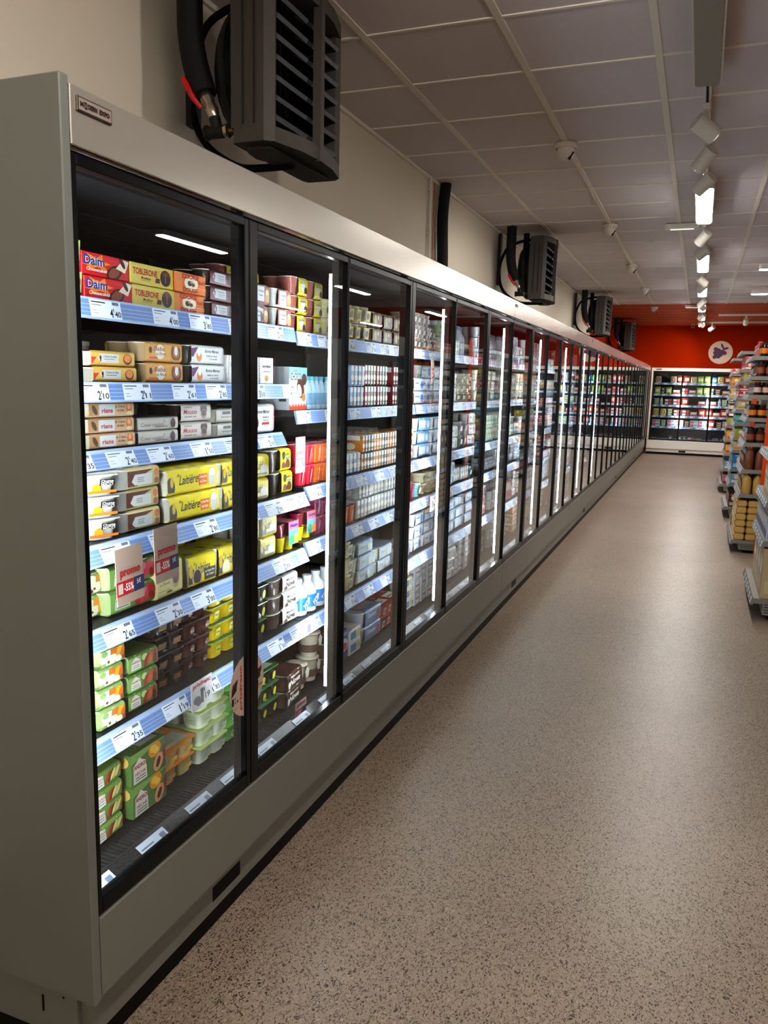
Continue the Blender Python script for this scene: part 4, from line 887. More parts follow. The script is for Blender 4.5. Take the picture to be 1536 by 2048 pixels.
for li, z in enumerate(FZ):
    b = MB(); b.box(xa, xb, YC + .16, YE - .06, z - .02, z, m_shelf); s_ = shY(b).build('shelf', root)
    b = MB(); b.cbox(xa, xb, YC + .145, YC + .16, z - .045, z + .002, m_rail, .002)
    xx = xa + .03; rr2 = random.Random(li)
    while xx < xb - .12:
        b.decal((xx, YC + .145, z - .042), (1, 0, 0), (0, 0, 1), .11, .04, [('r', 0, 0, 1, 1, '#dfe6ee'), ('r', .6, .2, .92, .6, '#333a4a')]); b.decal((xx + .11, YC + .145, z - .042), (1, 0, 0), (0, 0, 1), .06, .04, [('r', 0, .05, 1, .95, '#6a86bc')]); xx += rr2.choice([.17, .2, .24])
    shY(b).build('price_rail', s_)
b = MB(); b.box(xa, xb, YC + .1, YC + .13, .34, .37, m_rail); shY(b).build('deck', root)
for k in range(6):
    da = xa + .625 * k + .002; db = xa + .625 * (k + 1) - .002; zt = ZF - .006; zb = .336
    b = MB(); b.box(da, da + .016, YC + .004, YC + .03, zb, zt, m_frame); b.box(db - .016, db, YC + .004, YC + .03, zb, zt, m_frame); b.box(da, db, YC + .004, YC + .03, zt - .025, zt, m_frame); b.box(da, db, YC + .004, YC + .03, zb, zb + .025, m_frame)
    d = shY(b).build('glass_door', root)
    b = MB(); b.add([(da + .014, YC + .014, zb + .02), (db - .014, YC + .014, zb + .02), (db - .014, YC + .014, zt - .02), (da + .014, YC + .014, zt - .02)], [(0, 1, 2, 3)], GLASS); shY(b).build('glass_pane', d)
    if k:
        b = MB(); b.box(da - .014, da + .01, YC + .031, YC + .08, zb, zt, m_frame); o = shY(b).build('mullion', root)
        b = MB(); b.box(da - .012, da + .008, YC + .081, YC + .09, .45, 1.86, m_led); shY(b).build('light_strip', o)
b = MB(); b.cbox(-.98, -.86, YC - .003, YC, 1.955, 1.975, m_ink, .0005); shY(b).build('nameplate', root)
farpal = [['f1', 'f5', 'f2', 'f1', 'f3', 'f4', 'f5', 'g7', 'g5'], ['f3', 'f6', 'f7', 'f6', 'g10', 'f10', 'g12', 'g13'], ['f8', 'f7', 'f2', 'f11', 'f6', 'g13', 'f8', 'f9'], ['f1', 'f9', 'f7', 'f6', 'f2', 'f6', 'f9', 'f5'], ['f8', 'f2', 'f7', 'f11', 'f10', 'f11', 'f8'], ['f10', 'g10', 'f7', 'g12', 'g15']]
rr = random.Random(5)
for li, z in enumerate(FZ + [.345]):
    xx = xa + .03; i = 0
    while xx < 1.0:
        key = farpal[li][min(len(farpal[li]) - 1, int((xx - xa) / 2.0 * len(farpal[li])))] if rr.random() < .7 else rr.choice(farpal[li])
        p = get(key); n = max(1, min(3, int(.2 / p['h']))) if p['h'] < .1 else 1
        if li == 5: n = 1
        if rr.random() > .06:
            for q in range(n):
                o = place(key, xx + p['w'] / 2, YC + .175 + .0, z + .001 + q * (p['h'] + .0015), -PI / 2, parts=False)
                dr = int((xx + p['w'] / 2 - xa) / .625)
                lw = lay(q, n)
                tag(o, ((lw + ' ') if lw else '') + p['desc'] + ', ' + ORD[i] + ' stack from the corner, ' + SH6[li] + ' shelf, end-wall cooler', p['cat'], p['cat'] + ' in the end-wall cooler')
        i += 1; xx += p['w'] + rr.choice([.01, .015, .03])
# grape sign on the orange wall
b = MB(); n = 48; RS = .262; ycn = YE - .006
b.prism([(.372 + RS * math.cos(2 * PI * i / n), 2.385 + RS * math.sin(2 * PI * i / n)) for i in range(n)], 'y', YE - .022, YE - .001, pc('#d3bca8', .6))
o = b.build('fruit_sign'); tag(o, 'round cream sign with purple grape emblem on orange end wall', 'sign')
g = MB(); yy = YE - .023
def disc_(cx, cz, r, o_=0): g.prism([(cx + r * math.cos(2 * PI * i / 20), cz + r * math.sin(2 * PI * i / 20)) for i in range(20)], 'y', yy - .003 - o_, yy, pc('#4e2a4c', .6))
for i_, (dx, dz, r) in enumerate(((-.09, .09, .045), (-.03, .05, .06), (.06, .03, .05), (-.06, -.03, .06), (.01, -.02, .07), (.11, -.0, .045), (-.1, -.09, .045), (-.02, -.08, .045), (-.1, .01, .04))): disc_(.352 + dx, 2.37 + dz, r, i_ * .0002)
def leaf(cx, cz, l_, a):
    P_ = [(-1, 0), (-.5, .3), (0, .38), (.6, .25), (1, 0), (.6, -.25), (0, -.38), (-.5, -.3)]
    g.prism([(cx + l_ * (u * math.cos(a) - v * math.sin(a)), cz + l_ * (u * math.sin(a) + v * math.cos(a))) for u, v in P_], 'y', yy - .003, yy, pc('#4e2a4c', .6))
leaf(.40, 2.53, .07, 2.0); leaf(.475, 2.475, .075, .25)
g.build('grape_emblem', o)

# ------------------------------------------------------------------ wall heaters
def bez(p, n=8):
    out = []
    P_ = [Vector(q) for q in p]
    for i in range(len(P_) - 1):
        a = P_[max(i - 1, 0)]; b_ = P_[i]; c_ = P_[i + 1]; d_ = P_[min(i + 2, len(P_) - 1)]
        for k in range(n):
            t = k / n; out.append(.5 * ((2 * b_) + (-a + c_) * t + (2 * a - 5 * b_ + 4 * c_ - d_) * t * t + (-a + 3 * b_ - 3 * c_ + d_) * t ** 3))
    out.append(P_[-1]); return out
HY = [2.83, 8.0, 13.2, 18.3]
def heater():
    root = empty('wall_heater')
    W2 = .29; z0, z1 = 2.325, 2.9; xb_, xm = -1.60, -1.45
    # housing ring: plan profile bulging to the front, hollow for the louvres
    b = MB()
    prof = [(xb_, -W2 + .02), (xb_ + .01, -W2), (xm - .02, -W2), (xm + .01, -W2 + .025), (xm + .045, -.13), (xm + .055, 0), (xm + .045, .13), (xm + .01, W2 - .025), (xm - .02, W2), (xb_ + .01, W2), (xb_, W2 - .02)]
    def slab(za, zb): b.prism(prof, 'z', za, zb, m_heat)
    slab(z0, z0 + .05); slab(z1 - .05, z1)
    for s_ in (-1, 1):
        b.prism([(xb_, s_ * W2), (xm - .02, s_ * W2), (xm + .01, s_ * (W2 - .025)), (xm - .0, s_ * (W2 - .05)), (xb_, s_ * (W2 - .05))], 'z', z0 + .05, z1 - .05, m_heat)
    b.box(xb_, xb_ + .02, -W2 + .01, W2 - .01, z0 + .04, z1 - .04, m_heatd)
    for zz in (z0, z1): b.prism(rrect(xb_ + .02, xm - .02, -W2 + .05, W2 - .05, .03), 'z', zz - .012 if zz == z0 else zz, zz if zz == z0 else zz + .012, m_heat)
    for xx in (xb_ + .045, xb_ + .09):
        b.box(xx, xx + .006, -W2 - .004, -W2 + .001, z0 + .06, z1 - .06, m_heatd)
    b.build('housing', root)
    b = MB()
    b.prism([(xm + .03, -.016), (xm + .062, -.014), (xm + .062, .014), (xm + .03, .016)], 'z', z0 - .004, z1 + .004, m_heat); b.build('centre_bar', root)
    for s_ in (-1, 1):
        b = MB(); ya_, yb_ = (-.245, -.02) if s_ < 0 else (.02, .245)
        for i in range(7):
            z = z0 + .075 + i * .066
            b.prism([(xm - .07, z + .05), (xm + .004, z), (xm + .012, z + .012), (xm - .062, z + .062)], 'y', ya_, yb_, m_slat)
        b.build('louvre', root)
    b = MB()                                             # fan cowl at the back
    prof2 = [(.262, 0), (.262, .07), (.235, .1), (.2, .12)]
    n = 32; cz = (z0 + z1) / 2
    V = [(xb_ - d_, r_ * math.cos(2 * PI * k / n), cz + r_ * math.sin(2 * PI * k / n)) for r_, d_ in prof2 for k in range(n)]
    b.add(V, [(j * n + k, (j + 1) * n + k, (j + 1) * n + (k + 1) % n, j * n + (k + 1) % n) for j in range(3) for k in range(n)], m_heatd, True)
    b.add(V[-n:], [tuple(range(n))], m_black)
    b.build('fan_cowl', root)
    b = MB()
    for i in range(8):
        r_ = .03 + i * .024; b.tube([(xb_ - .125, r_ * math.cos(2 * PI * k / 24), cz + r_ * math.sin(2 * PI * k / 24)) for k in range(25)], .0025, m_black, 5, False)
    b.build('fan_guard', root)
    b = MB(); b.cbox(XL + .001, XL + .03, -.035, .035, 2.49, 2.99, m_gond if False else mat('bracket_grey', '#44464a', .4, .6), .004); b.build('wall_plate', root)
    b = MB(); pts = bez([(-1.52, -.02, z1 + .012), (-1.68, -.02, z1 + .01), (-1.85, -.02, 2.862), (-1.915, -.02, 2.77), (-1.948, -.02, 2.66), (-1.945, -.02, 2.56), (-1.915, -.02, 2.46), (-1.85, -.02, 2.385), (-1.745, -.02, 2.325), (-1.66, -.02, z0 - .014), (-1.5, -.02, z0 - .014)], 5)
    b.tube(pts, .0145, m_black, 8); b.build('bracket_arm', root)
    # cables along the cowl
    b = MB()
    for q in (-.0, .012): b.tube([(xb_ - .03 - q, -.265 * math.sin(a) * 1.02, cz + .27 * math.cos(a)) for a in [.35 + i * .24 for i in range(10)]], .004, m_black, 6)
    b.build('cable', root)
    # lagged pipes, valve and tee on the near side
    for (yy, top) in ((-.26, True), (.12, False)):
        b = MB()
        if top: b.tube(bez([(-1.785, yy, 2.995), (-1.785, yy, 2.8), (-1.782, yy, 2.7), (-1.762, yy, 2.6), (-1.728, yy, 2.505)], 6), .046, m_rubber, 16)
        else: b.tube([(-1.72, yy, 2.995), (-1.72, yy, 2.8)], .03, m_rubber, 12)
        pp = b.build('lagged_pipe', root)
        b = MB()
        if top:
            b.tube([(-1.73, yy, 2.515), (-1.715, yy, 2.487), (-1.707, yy, 2.47), (-1.7, yy, 2.455), (-1.69, yy, 2.435), (-1.683, yy, 2.42)], [.02, .026, .02, .026, .02, .015], m_nickel, 8)
            b.tube([(-1.687, yy, 2.425), (-1.675, yy, 2.38)], .021, m_iron, 10); b.tube([(-1.71, yy, 2.376), (-1.64, yy, 2.376)], .022, m_iron, 12); b.tube([(-1.725, yy, 2.376), (-1.712, yy, 2.376)], .026, m_iron, 6); b.tube([(-1.641, yy, 2.376), (-1.628, yy, 2.376)], .025, m_nickel, 6)
            b.tube([(-1.628, yy, 2.376), (-1.57, yy + .02, 2.375)], .014, m_brass, 10)
        else:
            b.tube([(-1.72, yy, 2.8), (-1.72, yy, 2.72)], .018, m_nickel, 8); b.tube([(-1.73, yy, 2.74), (-1.58, yy, 2.74)], .014, m_nickel, 8)
        v = b.build('valve', pp)
    b = MB(); b.tube([(-1.725, -.285, 2.455), (-1.745, -.3, 2.48), (-1.775, -.3, 2.53), (-1.79, -.3, 2.555)], [.008, .01, .013, .01], m_red, 6); b.build('valve_handle', root)
    b = MB(); b.tube([(-1.71, .1, 2.79), (-1.6, .06, 2.8)], .008, m_red, 6); b.build('valve_handle', root)
    return root
h0 = heater()
HL = ['large charcoal louvred wall heater nearest the camera above the cooler', 'charcoal louvred wall heater, second along the left wall past the pipe', 'charcoal louvred wall heater, third along, where the wall turns orange', 'small-looking charcoal heater on the orange wall, last above the cooler']
for i, y in enumerate(HY):
    o = h0 if i == 0 else copy_tree(h0)
    o.location = (0, y, 0); tag(o, HL[i], 'heater', 'wall heaters above the cooler')

# vertical pipe and conduits on the wall
b = MB(); b.tube(bez([(XL + .06, 6.0, 2.04), (XL + .06, 6.0, 2.4), (XL + .055, 5.98, 2.75), (XL + .06, 6.02, 3.0)], 6), .042, m_rubber, 14)
tag(b.build('lagged_wall_pipe'), 'thick black lagged pipe running up the cream wall to the ceiling', 'pipe')
b = MB(); b.tube([(XL + .02, 5.78, 2.04), (XL + .02, 5.78, 3.0)], .011, m_white, 8)
for z in (2.2, 2.6, 2.9): b.box(XL, XL + .035, 5.765, 5.795, z, z + .012, m_white)
tag(b.build('conduit'), 'thin pale conduit on cream wall left of the black pipe', 'conduit')
b = MB(); b.tube([(XL + .012, 5.9, 2.04), (XL + .012, 5.89, 2.5), (XL + .012, 5.9, 3.0)], .006, pc('#b0693c'), 6); tag(b.build('copper_cable'), 'thin copper-coloured cable beside the black wall pipe', 'cable')

# ------------------------------------------------------------------ ceiling things
def dome():
    r_ = MB(); r_.lathe([(.0, 0), (.068, 0), (.068, -.022), (.06, -.03)], 0, 0, m_white, n=24, top=False, bottom=False)
    o = r_.build('dome_camera'); d = MB(); prof = [(.056, -.028), (.056, -.05)] + [(.056 * math.cos(a), -.05 - .052 * math.sin(a)) for a in [i * PI / 2 / 6 for i in range(1, 7)]]
    d.lathe(prof, 0, 0, m_white, n=20, top=False, bottom=False); d.build('dome', o)
    e = MB(); e.prism([(.02, -.095), (.05, -.055), (.055, -.06), (.03, -.1)], 'y', -.03, .0, m_black); e.build('lens_slot', o)
    return o
d0 = dome()
DL = ['white dome camera on the ceiling, largest and nearest', 'white dome camera on the ceiling, second along the bar', 'white dome camera on the ceiling beside the wash of spotlight', 'white dome camera on the ceiling just before the orange tiles', 'small white dome camera on the orange ceiling tiles']
for i, y in enumerate([5.24, 7.85, 10.4, 12.85, 15.6]):
    o = d0 if i == 0 else copy_tree(d0); o.location = (-.895, y, ZC - .006); tag(o, DL[i], 'camera', 'dome cameras on the ceiling')
b = MB(); b.lathe([(.05, 0), (.05, -.02), (.035, -.035)], 0, 0, m_white, n=20, top=True, bottom=False); o = b.build('smoke_detector', loc=(-.61, 8.76, ZC - .0005)); tag(o, 'flat round white detector on a grey ceiling tile', 'detector')
b = MB(); b.cbox(-.15, .15, -.03, .03, -.05, 0, m_white, .006); o = b.build('emergency_light', loc=(-.27, 7.95, ZC - .005)); d = MB(); d.box(-.1, .1, -.02, .02, -.053, -.0505, mat('lamp_diffuser_faint', '#e8e4da', .4, emit='#fff6ea', es=.8)); d.build('diffuser', o); tag(o, 'slim white emergency light crosswise on the grey ceiling', 'light')
b = MB(); b.cbox(-.12, .12, -.03, .03, -.05, 0, m_white, .006); o = b.build('emergency_light', loc=(-.25, 15.4, ZC - .005)); d = MB(); d.box(-.1, .1, -.02, .02, -.053, -.0505, mat('lamp_diffuser_faint', '#e8e4da')); d.build('diffuser', o); tag(o, 'slim white emergency light at the edge of the orange ceiling', 'light')
b = MB(); b.lathe([(.03, 0), (.03, -.03)], 0, 0, m_white, n=14); o = b.build('dome_camera', loc=(-.27, 19.8, ZC - .005)); d = MB(); d.tube([(0, 0, -.04), (0, -.08, -.06)], .035, m_white, 12); d.tube([(0, -.08, -.06), (0, -.084, -.061)], .026, m_black, 12); d.build('camera_head', o); tag(o, 'little white bullet camera near the end wall with dark lens', 'camera')
# light track
XT = -.085
b = MB(); b.cbox(XT - .018, XT + .018, -2.5, 19.4, ZC - .045, ZC - .006, m_white, .003); b.box(XT - .006, XT + .006, -2.5, 19.4, ZC - .0455, ZC - .0448, m_black); tag(b.build('light_track'), 'white ceiling light track running the length of the aisle', 'track')
def luminaire(y0, y1, lit, lab, x=XT, w=.062, axis='y'):
    r_ = MB(); L_ = (y1 - y0); z1 = ZC - .046 if axis == 'y' else ZC - .05; z0 = z1 - .05
    prof = rrect(-w, w, -L_ / 2, L_ / 2, .02, 4)
    r_.prism(prof, 'z', z0, z1, m_white); o = r_.build('linear_light')
    d = MB(); d.prism(rrect(-w + .01, w - .01, -L_ / 2 + .01, L_ / 2 - .01, .025, 5), 'z', z0 - .007, z0 + .001, m_lamp if lit else m_lampoff); d.build('diffuser', o)
    o.location = (x, (y0 + y1) / 2, 0)
    if axis == 'x': o.rotation_euler = (0, 0, PI / 2)
    tag(o, lab, 'light', 'linear ceiling lights'); return o
luminaire(2.75, 4.2, False, 'large unlit linear light on the track overhead, nearest')
LT = [(6.25, 7.5), (9.25, 10.5), (12.0, 13.2), (14.6, 15.7), (16.6, 17.6), (18.3, 19.3)]
LLb = ['brightest lit linear light on the aisle track, first lit one', 'second lit linear light along the aisle track', 'third lit linear light along the aisle track', 'fourth lit linear light, on track below orange tiles', 'fifth lit linear light, on track below orange tiles', 'last lit linear light on the track before end wall']
for (a, b_), l_ in zip(LT, LLb): luminaire(a, b_, True, l_)
luminaire(-1.9, -.7, True, 'lit linear light on the track behind the viewpoint')
luminaire(.3, 1.5, True, 'lit linear light on the track above the viewpoint')
luminaire(10.05, 10.75, True, 'lit crosswise linear light right of the track, nearer one', x=.87, axis='x', w=.05)
luminaire(12.6, 13.3, True, 'lit crosswise linear light right of the track, farther one', x=.92, axis='x', w=.05)
for i, (x_, y_) in enumerate([(2.9, -1.2), (2.9, 2.2), (2.9, 7.4), (2.9, 11.6), (2.9, 15.8), (5.4, 2.0), (5.4, 14.2), (5.4, 18.4)]):
    luminaire(y_ - .6, y_ + .6, True, 'lit linear light over the ' + ('next' if x_ < 4 else 'furthest') + ' aisle, ' + ORD[i % 5] + ' along', x=x_)
def spot(y, az, tilt, lab, r=.045, L_=.13, x=XT, en=40):
    o_ = MB(); o_.cbox(x - .018, x + .018, y - .06, y + .06, ZC - .075, ZC - .046, m_white, .004); o_.tube([(x, y, ZC - .07), (x, y, ZC - .115)], .008, m_white, 8); o = o_.build('track_spotlight')
    d = Vector((math.cos(az) * math.cos(tilt), math.sin(az) * math.cos(tilt), -math.sin(tilt))); c_ = Vector((x, y, ZC - .155))
    h = MB(); h.tube([c_ - d * L_ / 2, c_ + d * L_ / 2], r, m_white, 20); h.build('lamp_head', o)
    e = MB(); e.tube([c_ + d * (L_ / 2), c_ + d * (L_ / 2 + .002)], r * .86, mat('spot_lens', '#ffffff', .3, emit='#fff2e0', es=9), 20); e.build('lens', o)
    tag(o, lab, 'light', 'spotlights on the ceiling track')
    l_ = bpy.data.lights.new('spot_beam', 'SPOT'); l_.energy = en; l_.color = (1, .93, .84); l_.spot_size = 1.5; l_.spot_blend = .6; l_.shadow_soft_size = .04
    lo = bpy.data.objects.new('spot_beam', l_); C.objects.link(lo); lo.location = c_ + d * (L_ / 2 + .01); lo.rotation_euler = d.to_track_quat('-Z', 'Y').to_euler(); lo.parent = o
    return o
sp = [(4.65, .5, .55, 'white spotlight head right after the unlit linear light, turned away'), (5.25, 2.5, .75, 'white spotlight below it with its glowing rim visible, nearest pair'), (5.85, 2.6, .6, 'white spotlight just in front of the first lit linear light'),
      (7.85, 2.4, .7, 'white spotlight right behind the first lit linear light'), (8.7, 2.7, .6, 'white spotlight just in front of the second lit linear light'),
      (10.9, .5, .6, 'white spotlight right behind the second lit linear light'), (11.6, 2.5, .6, 'white spotlight just in front of the third lit linear light'), (13.6, 2.5, .7, 'white spotlight right behind the third lit linear light'), (14.2, .6, .6, 'white spotlight just in front of the fourth lit linear light'),
      (16.15, 2.6, .6, 'white spotlight between fourth and fifth lit linear lights'), (17.95, .5, .6, 'white spotlight between fifth and last lit linear lights')]
for a in sp: spot(*a)
spot(2.45, 3.35, .12, 'white spotlight on the track over the viewpoint, lighting the cream wall', en=16); spot(-.4, 2.5, .1, 'white spotlight on the track behind the viewpoint'); spot(1.9, 2.0, .35, 'white spotlight on the track over the viewpoint, aimed along the cooler')
for yy, x0, x1, lab in ((17.3, .22, 3.0, 'nearer crosswise white track on the orange ceiling'), (19.15, XT + .02, 3.0, 'farther crosswise white track on the orange ceiling')):
    b = MB(); b.cbox(x0, x1, yy - .018, yy + .018, ZC - .045, ZC - .006, m_white, .003); tag(b.build('light_track'), lab, 'track')
spot(17.3, PI / 2, .9, 'white spotlight hanging from the crosswise track over orange tiles', x=.72); spot(19.15, 2.4, .5, 'white spotlight tilted beside the last linear light near end wall', x=.13)

# ------------------------------------------------------------------ end shelving on the right
def rp(name, mbf): return mbf
def rbox(key, desc, w, d, h, col, acc, name='food_box', cat='box'):
    def fn():
        b = MB(); b.cbox(-d, 0, -w / 2, w / 2, 0, h, pc(col), .0015)
        it = [('r', .08, .1, .92, .35, acc), ('d', .5, .65, .2, .2, '#e0d8c8'), ('r', .2, .84, .8, .93, acc)]
        front(b, w, h, it); near_side(b, d, w, h, it)
        b.decal((-d, w / 2, 0), (0, -1, 0), (0, 0, 1), w, h, it)
        b.decal((0, w / 2, 0), (-1, 0, 0), (0, 0, 1), d, h, it)
        return b.build(name)
    reg(key, name, desc, cat, w, d, h, fn)
rbox('rb1', 'blue dry-food box', .09, .16, .17, '#2f7cb0', '#9cc4dc'); rbox('rb2', 'teal dry-food box', .1, .1, .09, '#6ab0b0', '#2c6a78'); rbox('rb3', 'red dry-food box', .14, .12, .065, '#a82430', '#dccac0')
rbox('rb4', 'yellow dry-food box', .2, .14, .1, '#ccb43c', '#8a5c24'); rbox('rb5', 'orange dry-food box', .13, .12, .13, '#dc9a20', '#b84c20'); rbox('rb6', 'green dry-food box', .13, .12, .1, '#8aa83c', '#d07c28')
rbox('rb7', 'cream dry-food box', .13, .12, .1, '#d0bc90', '#b89058'); rbox('rb8', 'pink dry-food box', .12, .12, .14, '#b8707c', '#7c3444'); rbox('rb9', 'red and white dry-food box', .1, .1, .075, '#c84450', '#e8e0dc'); rbox('rb10', 'dark brown dry-food box', .11, .12, .16, '#4a2420', '#b8a898')
rbox('rb11', 'beige shipping carton', .2, .28, .34, '#b8a684', '#c8b898', 'shipping_carton', 'carton'); rbox('rb12', 'navy and white flour packet', .1, .16, .2, '#b8bcc8', '#20306c'); rbox('rb13', 'brick-red dry-food box', .13, .12, .12, '#a03c28', '#e0c8a0'); rbox('rb14', 'slate-blue dry-food packet', .1, .12, .12, '#7890a0', '#d0d8dc')
def jar(key, desc, r, h, glass, lid, label):
    def fn():
        b = MB(); b.lathe([(r * .92, 0), (r, h * .05), (r, h * .72), (r * .8, h * .84), (r * .8, h * .86)], -r, 0, pc(glass, .12), n=16)
        b.lathe([(r * 1.012, h * .2), (r * 1.012, h * .6)], -r, 0, pc(label), n=16, top=False, bottom=False)
        o = b.build('food_jar'); l = MB(); l.lathe([(r * .86, h * .86), (r * .86, h)], -r, 0, pc(lid, .3), n=16); l.build('lid', o); return o
    reg(key, 'food_jar', desc, 'jar', 2 * r, 2 * r, h, fn)
jar('j1', 'dark jar with cream label', .036, .115, '#2a1c18', '#1c1c20', '#c8a898'); jar('j2', 'dark jar with orange label', .036, .12, '#2a1c18', '#2a2420', '#d07820'); jar('j3', 'red jar with white label', .036, .13, '#8a2418', '#c8c4b8', '#d8d0c4'); jar('j4', 'black-lidded brown jar', .038, .132, '#40241a', '#141418', '#8a4c30')
bagproto('b1', 'clear bag of brown rusks', .13, .2, '#7a4a34', '#a87454', 'food_bag'); bagproto('b2', 'clear bag of yellow pasta', .14, .19, '#c09c58', '#d8c48c', 'food_bag')
def loaf():
    def fn():
        b = MB(); b.prism([(x_ - .0485, z_) for x_, z_ in rrect(-.047, .047, .0, .061, .02, 5)], 'y', -.1, .1, pc('#b8924c', .22), smooth=False)
        b.prism([(x_ - .0485, z_ + .032) for x_, z_ in rrect(-.038, .038, -.024, .024, .014, 4)], 'y', -.103, -.0995, pc('#cbab68', .2)); b.prism([(x_ - .0485, z_ + .032) for x_, z_ in rrect(-.038, .038, -.024, .024, .014, 4)], 'y', .0995, .103, pc('#cbab68', .2))
        return b.build('pasta_packet')
    reg('loaf', 'pasta_packet', 'wrapped yellow pasta packet', 'packet', .208, .097, .062, fn)
loaf()
def gondola(y0, y1, xf, levels, top, lab, post):
    root = empty('end_shelving', (xf, y0, 0)); D = .42
    s0 = lambda mb: setattr(mb, 'v', [(v[0] - xf, v[1] - y0, v[2]) for v in mb.v]) or mb
    b = MB(); b.box(xf + .06, xf + D, y0 + .01, y1 - .01, .03, .12, m_gond); b.box(xf + .09, xf + D, y0 + .02, y1 - .02, 0, .03, m_black)
    for i in range(4): b.box(xf + .07, xf + D - .02, y0 + .0095, y0 + .0101, .045 + i * .018, .05 + i * .018, m_black)
    s0(b).build('base', root)
    b = MB(); b.box(xf + D, xf + D + .03, y0, y1, 0, top, m_gond); s0(b).build('back_panel', root)
    for i, z in enumerate(levels):
        dpt = .02 if i == 0 else .04 + .0 * i
        b = MB(); b.box(xf + (0 if i == 0 else .03), xf + D, y0 + .005, y1 - .005, z - .035, z, m_gond); sh_ = s0(b).build('shelf', root)
        xx = xf + (0 if i == 0 else .03)
        b = MB(); b.prism([(xx - .02, z - .045), (xx, z - .045), (xx, z + .005), (xx - .004, z + .005)], 'y', y0, y1, m_gond)
        yy = y0 + .02
        while yy < y1 - .1:
            b.decal((xx - .0195, yy + .09, z - .042), (0, -1, 0), (.3, 0, .95), .09, .04, [('r', 0, 0, 1, 1, '#c8ccd0'), ('r', .1, .2, .5, .5, '#333a4a')], base=.001); yy += .15
        s0(b).build('price_rail', sh_)
    if post:
        b = MB(); b.box(xf + .19, xf + .235, y0 - .02, y0 + .004, 0, top + .03, m_postor); s0(b).build('upright', root)
    tag(root, lab, 'shelving', 'end shelving units along the right side'); return root
# tall runs behind the end units give the other aisles their backs
def fill(y0, y1, xf, z, spec, shn, gname, yl):
    y = y0 + .02; i = 0; j = 0
    for key, cnt, lyr in spec:
        p = get(key)
        for _ in range(cnt):
            if y + p['w'] > y1: return
            for dcol in range(max(1, min(2, int(.2 / p['d']))) if j < 3 else 1):
                for q in range(lyr):
                    if y < y0 + .4 or dcol == 0:
                        rz = PI; o = place(key, xf + .035 + dcol * (p['d'] + .004), y + p['w'] / 2, z + .001 + q * (p['h'] + .0014), rz, parts=False)
                        lw = lay(q, lyr)
                        tag(o, ((lw + ' ') if lw else '') + p['desc'] + ', ' + ORD[i] + ' ' + ('inner' if dcol else 'front') + ' stack, ' + shn + ' shelf, ' + yl, p['cat'], 'goods on the right-hand end shelving')
            y += p['w'] + .004; i += 1; j += 1
GA = gondola(5.72, 6.72, .45, [.14, .53, .8, 1.1], 1.35, 'nearest grey end shelving at the right edge, beige cartons at its bottom', False)
fill(5.72, 6.72, .45, .14, [('rb11', 4, 1)], 'lowest', '', 'nearest end shelving'); fill(5.72, 6.72, .45, .53, [('rb12', 9, 1)], 'second', '', 'nearest end shelving'); fill(5.72, 6.72, .45, .8, [('rb7', 4, 2)], 'third', '', 'nearest end shelving')
LB = [.12, .56, .79, 1.04, 1.27, 1.48, 1.65, 1.83]
GB = gondola(8.08, 9.1, .40, LB, 2.0, 'grey end shelving with orange upright and stacked pasta', True)
nb = 'shelving with pasta'
fill(8.08, 9.1, .37, .12, [('loaf', 3, 6), ('b2', 2, 1)], 'lowest', '', nb); fill(8.08, 9.1, .40, .56, [('b2', 6, 1)], 'second', '', nb); fill(8.08, 9.1, .40, .79, [('b1', 6, 1)], 'third', '', nb)
fill(8.08, 9.1, .40, 1.04, [('j4', 5, 1), ('j1', 6, 1)], 'fourth', '', nb); fill(8.08, 9.1, .40, 1.27, [('j2', 5, 1), ('j1', 6, 1)], 'fifth', '', nb); fill(8.08, 9.1, .42, 1.48, [('j1', 12, 1)], 'sixth', '', nb); fill(8.08, 9.1, .43, 1.65, [('j4', 6, 1), ('j3', 6, 1)], 'seventh', '', nb); fill(8.08, 9.1, .45, 1.83, [('j2', 3, 1), ('rb3', 5, 2)], 'top', '', nb)
LC = [.14, .42, .6, .82, .97, 1.14, 1.3, 1.45, 1.62, 1.76, 1.97]
GC = gondola(10.25, 11.25, .39, LC, 2.05, 'grey end shelving with blue boxes and yellow boxes', True)
nc = 'shelving with blue boxes'
for z, sp_, sn in ((.14, [('rb10', 8, 1)], 'lowest'), (.42, [('rb14', 9, 1)], 'second'), (.6, [('rb1', 10, 1)], 'third'), (.82, [('rb7', 7, 1)], 'fourth'), (.97, [('rb6', 2, 1), ('rb14', 6, 1)], 'fifth'), (1.14, [('rb2', 9, 1)], 'sixth'), (1.3, [('rb7', 3, 1), ('rb2', 5, 1)], 'seventh'), (1.45, [('rb3', 6, 2)], 'eighth'), (1.62, [('rb4', 4, 1)], 'ninth'), (1.76, [('rb9', 8, 2)], 'tenth')):
    fill(10.25, 11.25, .39 if z < 1.5 else .43, z, sp_, sn, '', nc)
LD = [.13, .36, .59, .8, 1.02, 1.22, 1.41, 1.58, 1.76, 1.98]
GD = gondola(12.8, 13.8, .39, LD, 2.03, 'grey end shelving with orange and green boxes', False)
nd_ = 'shelving with orange boxes'
for z, sp_, sn in ((.13, [('rb8', 7, 1)], 'lowest'), (.36, [('rb14', 8, 1)], 'second'), (.59, [('rb5', 7, 1)], 'third'), (.8, [('rb5', 7, 1)], 'fourth'), (1.02, [('rb6', 7, 1)], 'fifth'), (1.22, [('j3', 12, 1)], 'sixth'), (1.41, [('rb7', 7, 1)], 'seventh'), (1.58, [('rb5', 7, 1)], 'eighth'), (1.76, [('rb9', 9, 1)], 'ninth')):
    fill(12.8, 13.8, .39, z, sp_, sn, '', nd_)
GE = gondola(15.3, 16.3, .48, [.13, .45, .8, 1.15, 1.5, 1.8], 1.95, 'last visible grey end shelving with pink and red boxes', False)
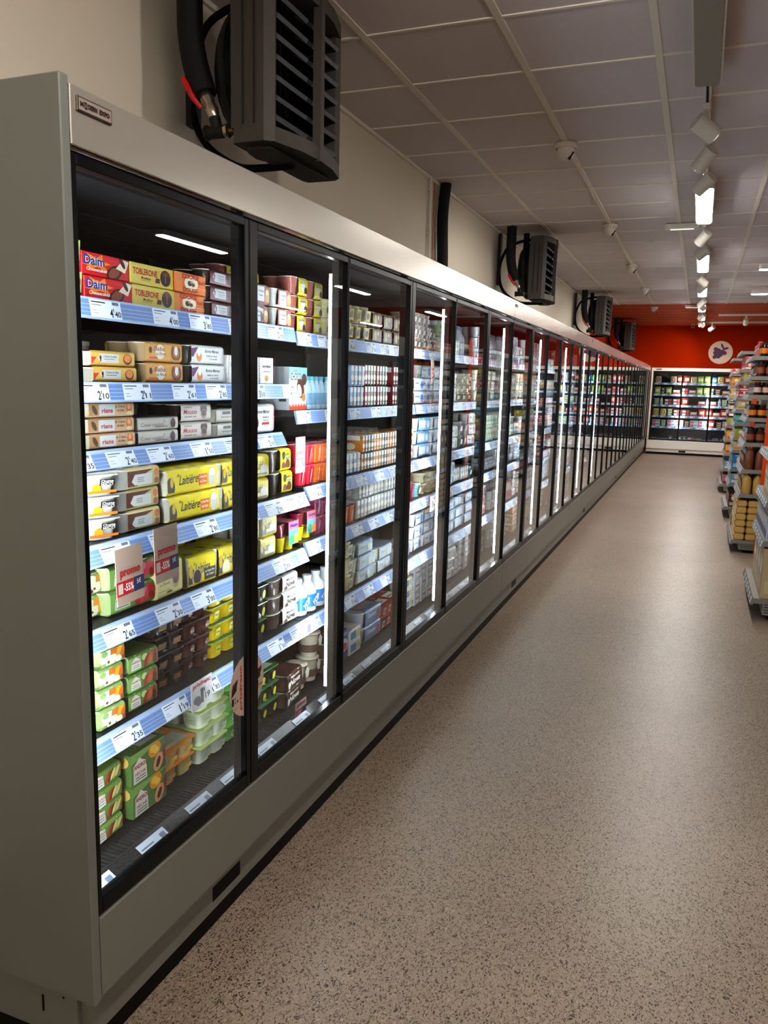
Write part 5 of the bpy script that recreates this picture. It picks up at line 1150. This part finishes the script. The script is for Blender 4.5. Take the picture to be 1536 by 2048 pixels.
for z, sp_, sn in ((.13, [('rb8', 7, 1)], 'lowest'), (.45, [('rb13', 7, 1)], 'second'), (.8, [('rb9', 9, 2)], 'third'), (1.15, [('rb3', 6, 2)], 'fourth'), (1.5, [('rb7', 7, 1)], 'fifth')):
    fill(15.3, 16.3, .48, z, sp_, sn, '', 'last end shelving')
for y, top in ((5.9, 1.9), (8.3, 2.0), (10.45, 2.0), (13.0, 2.0), (15.5, 1.9)):
    b = MB(); b.cbox(.95, 5.6, y + .3, y + .36, 0, top, m_gond, .004); o = b.build('back_panel'); 
    r_ = empty('aisle_shelving', (.95, y + .3, 0)); o.parent = r_; o.matrix_parent_inverse = Matrix.Translation((-.95, -y - .3, 0))
    for z in (.15, .5, .85, 1.2, 1.55):
        b = MB(); b.box(0, 4.6, -.3, 0, z - .03, z, m_gond); b.build('shelf', r_)
    tag(r_, 'long grey shelving run leading away right of the ' + {5.9: 'nearest', 8.3: 'pasta', 10.45: 'blue-box', 13.0: 'orange-box', 15.5: 'last'}[y] + ' end shelving', 'shelving')

for p in PROTO.values():          # the prototypes themselves are not part of the place
    if p['obj'] is not None:
        for ch in list(p['obj'].children): bpy.data.objects.remove(ch)
        bpy.data.objects.remove(p['obj'])

# ------------------------------------------------------------------ light, camera
wd = bpy.data.worlds.new('World'); W0.world = wd; wd.use_nodes = True
wd.node_tree.nodes['Background'].inputs[0].default_value = (.5, .45, .4, 1); wd.node_tree.nodes['Background'].inputs[1].default_value = .2
cam = bpy.data.cameras.new('Camera'); co = bpy.data.objects.new('Camera', cam); C.objects.link(co)
F_ = Vector((632, 244, -1584)).normalized(); U_ = Vector((242, 9656, 1584)); U_ = (U_ - F_ * U_.dot(F_)).normalized(); R_ = F_.cross(U_)
co.matrix_world = Matrix(((R_.x, R_.y, R_.z, 0), (F_.x, F_.y, F_.z, 0), (U_.x, U_.y, U_.z, 1.512), (0, 0, 0, 1)))
cam.sensor_fit = 'VERTICAL'; cam.sensor_height = 36; cam.lens = 1584 / 2048 * 36; cam.clip_start = .05; cam.clip_end = 100
W0.camera = co
W0.view_settings.view_transform = 'Standard'
try: W0.view_settings.look = 'Medium High Contrast'
except Exception as e_: print('LOOK', e_)
W0.view_settings.gamma = 1; W0.view_settings.exposure = 0
W0.cycles.use_denoising = True; W0.cycles.max_bounces = 9; W0.cycles.diffuse_bounces = 4; W0.cycles.glossy_bounces = 5; W0.cycles.transparent_max_bounces = 12
W0.cycles.sample_clamp_indirect = 6; W0.cycles.caustics_reflective = False; W0.cycles.caustics_refractive = False
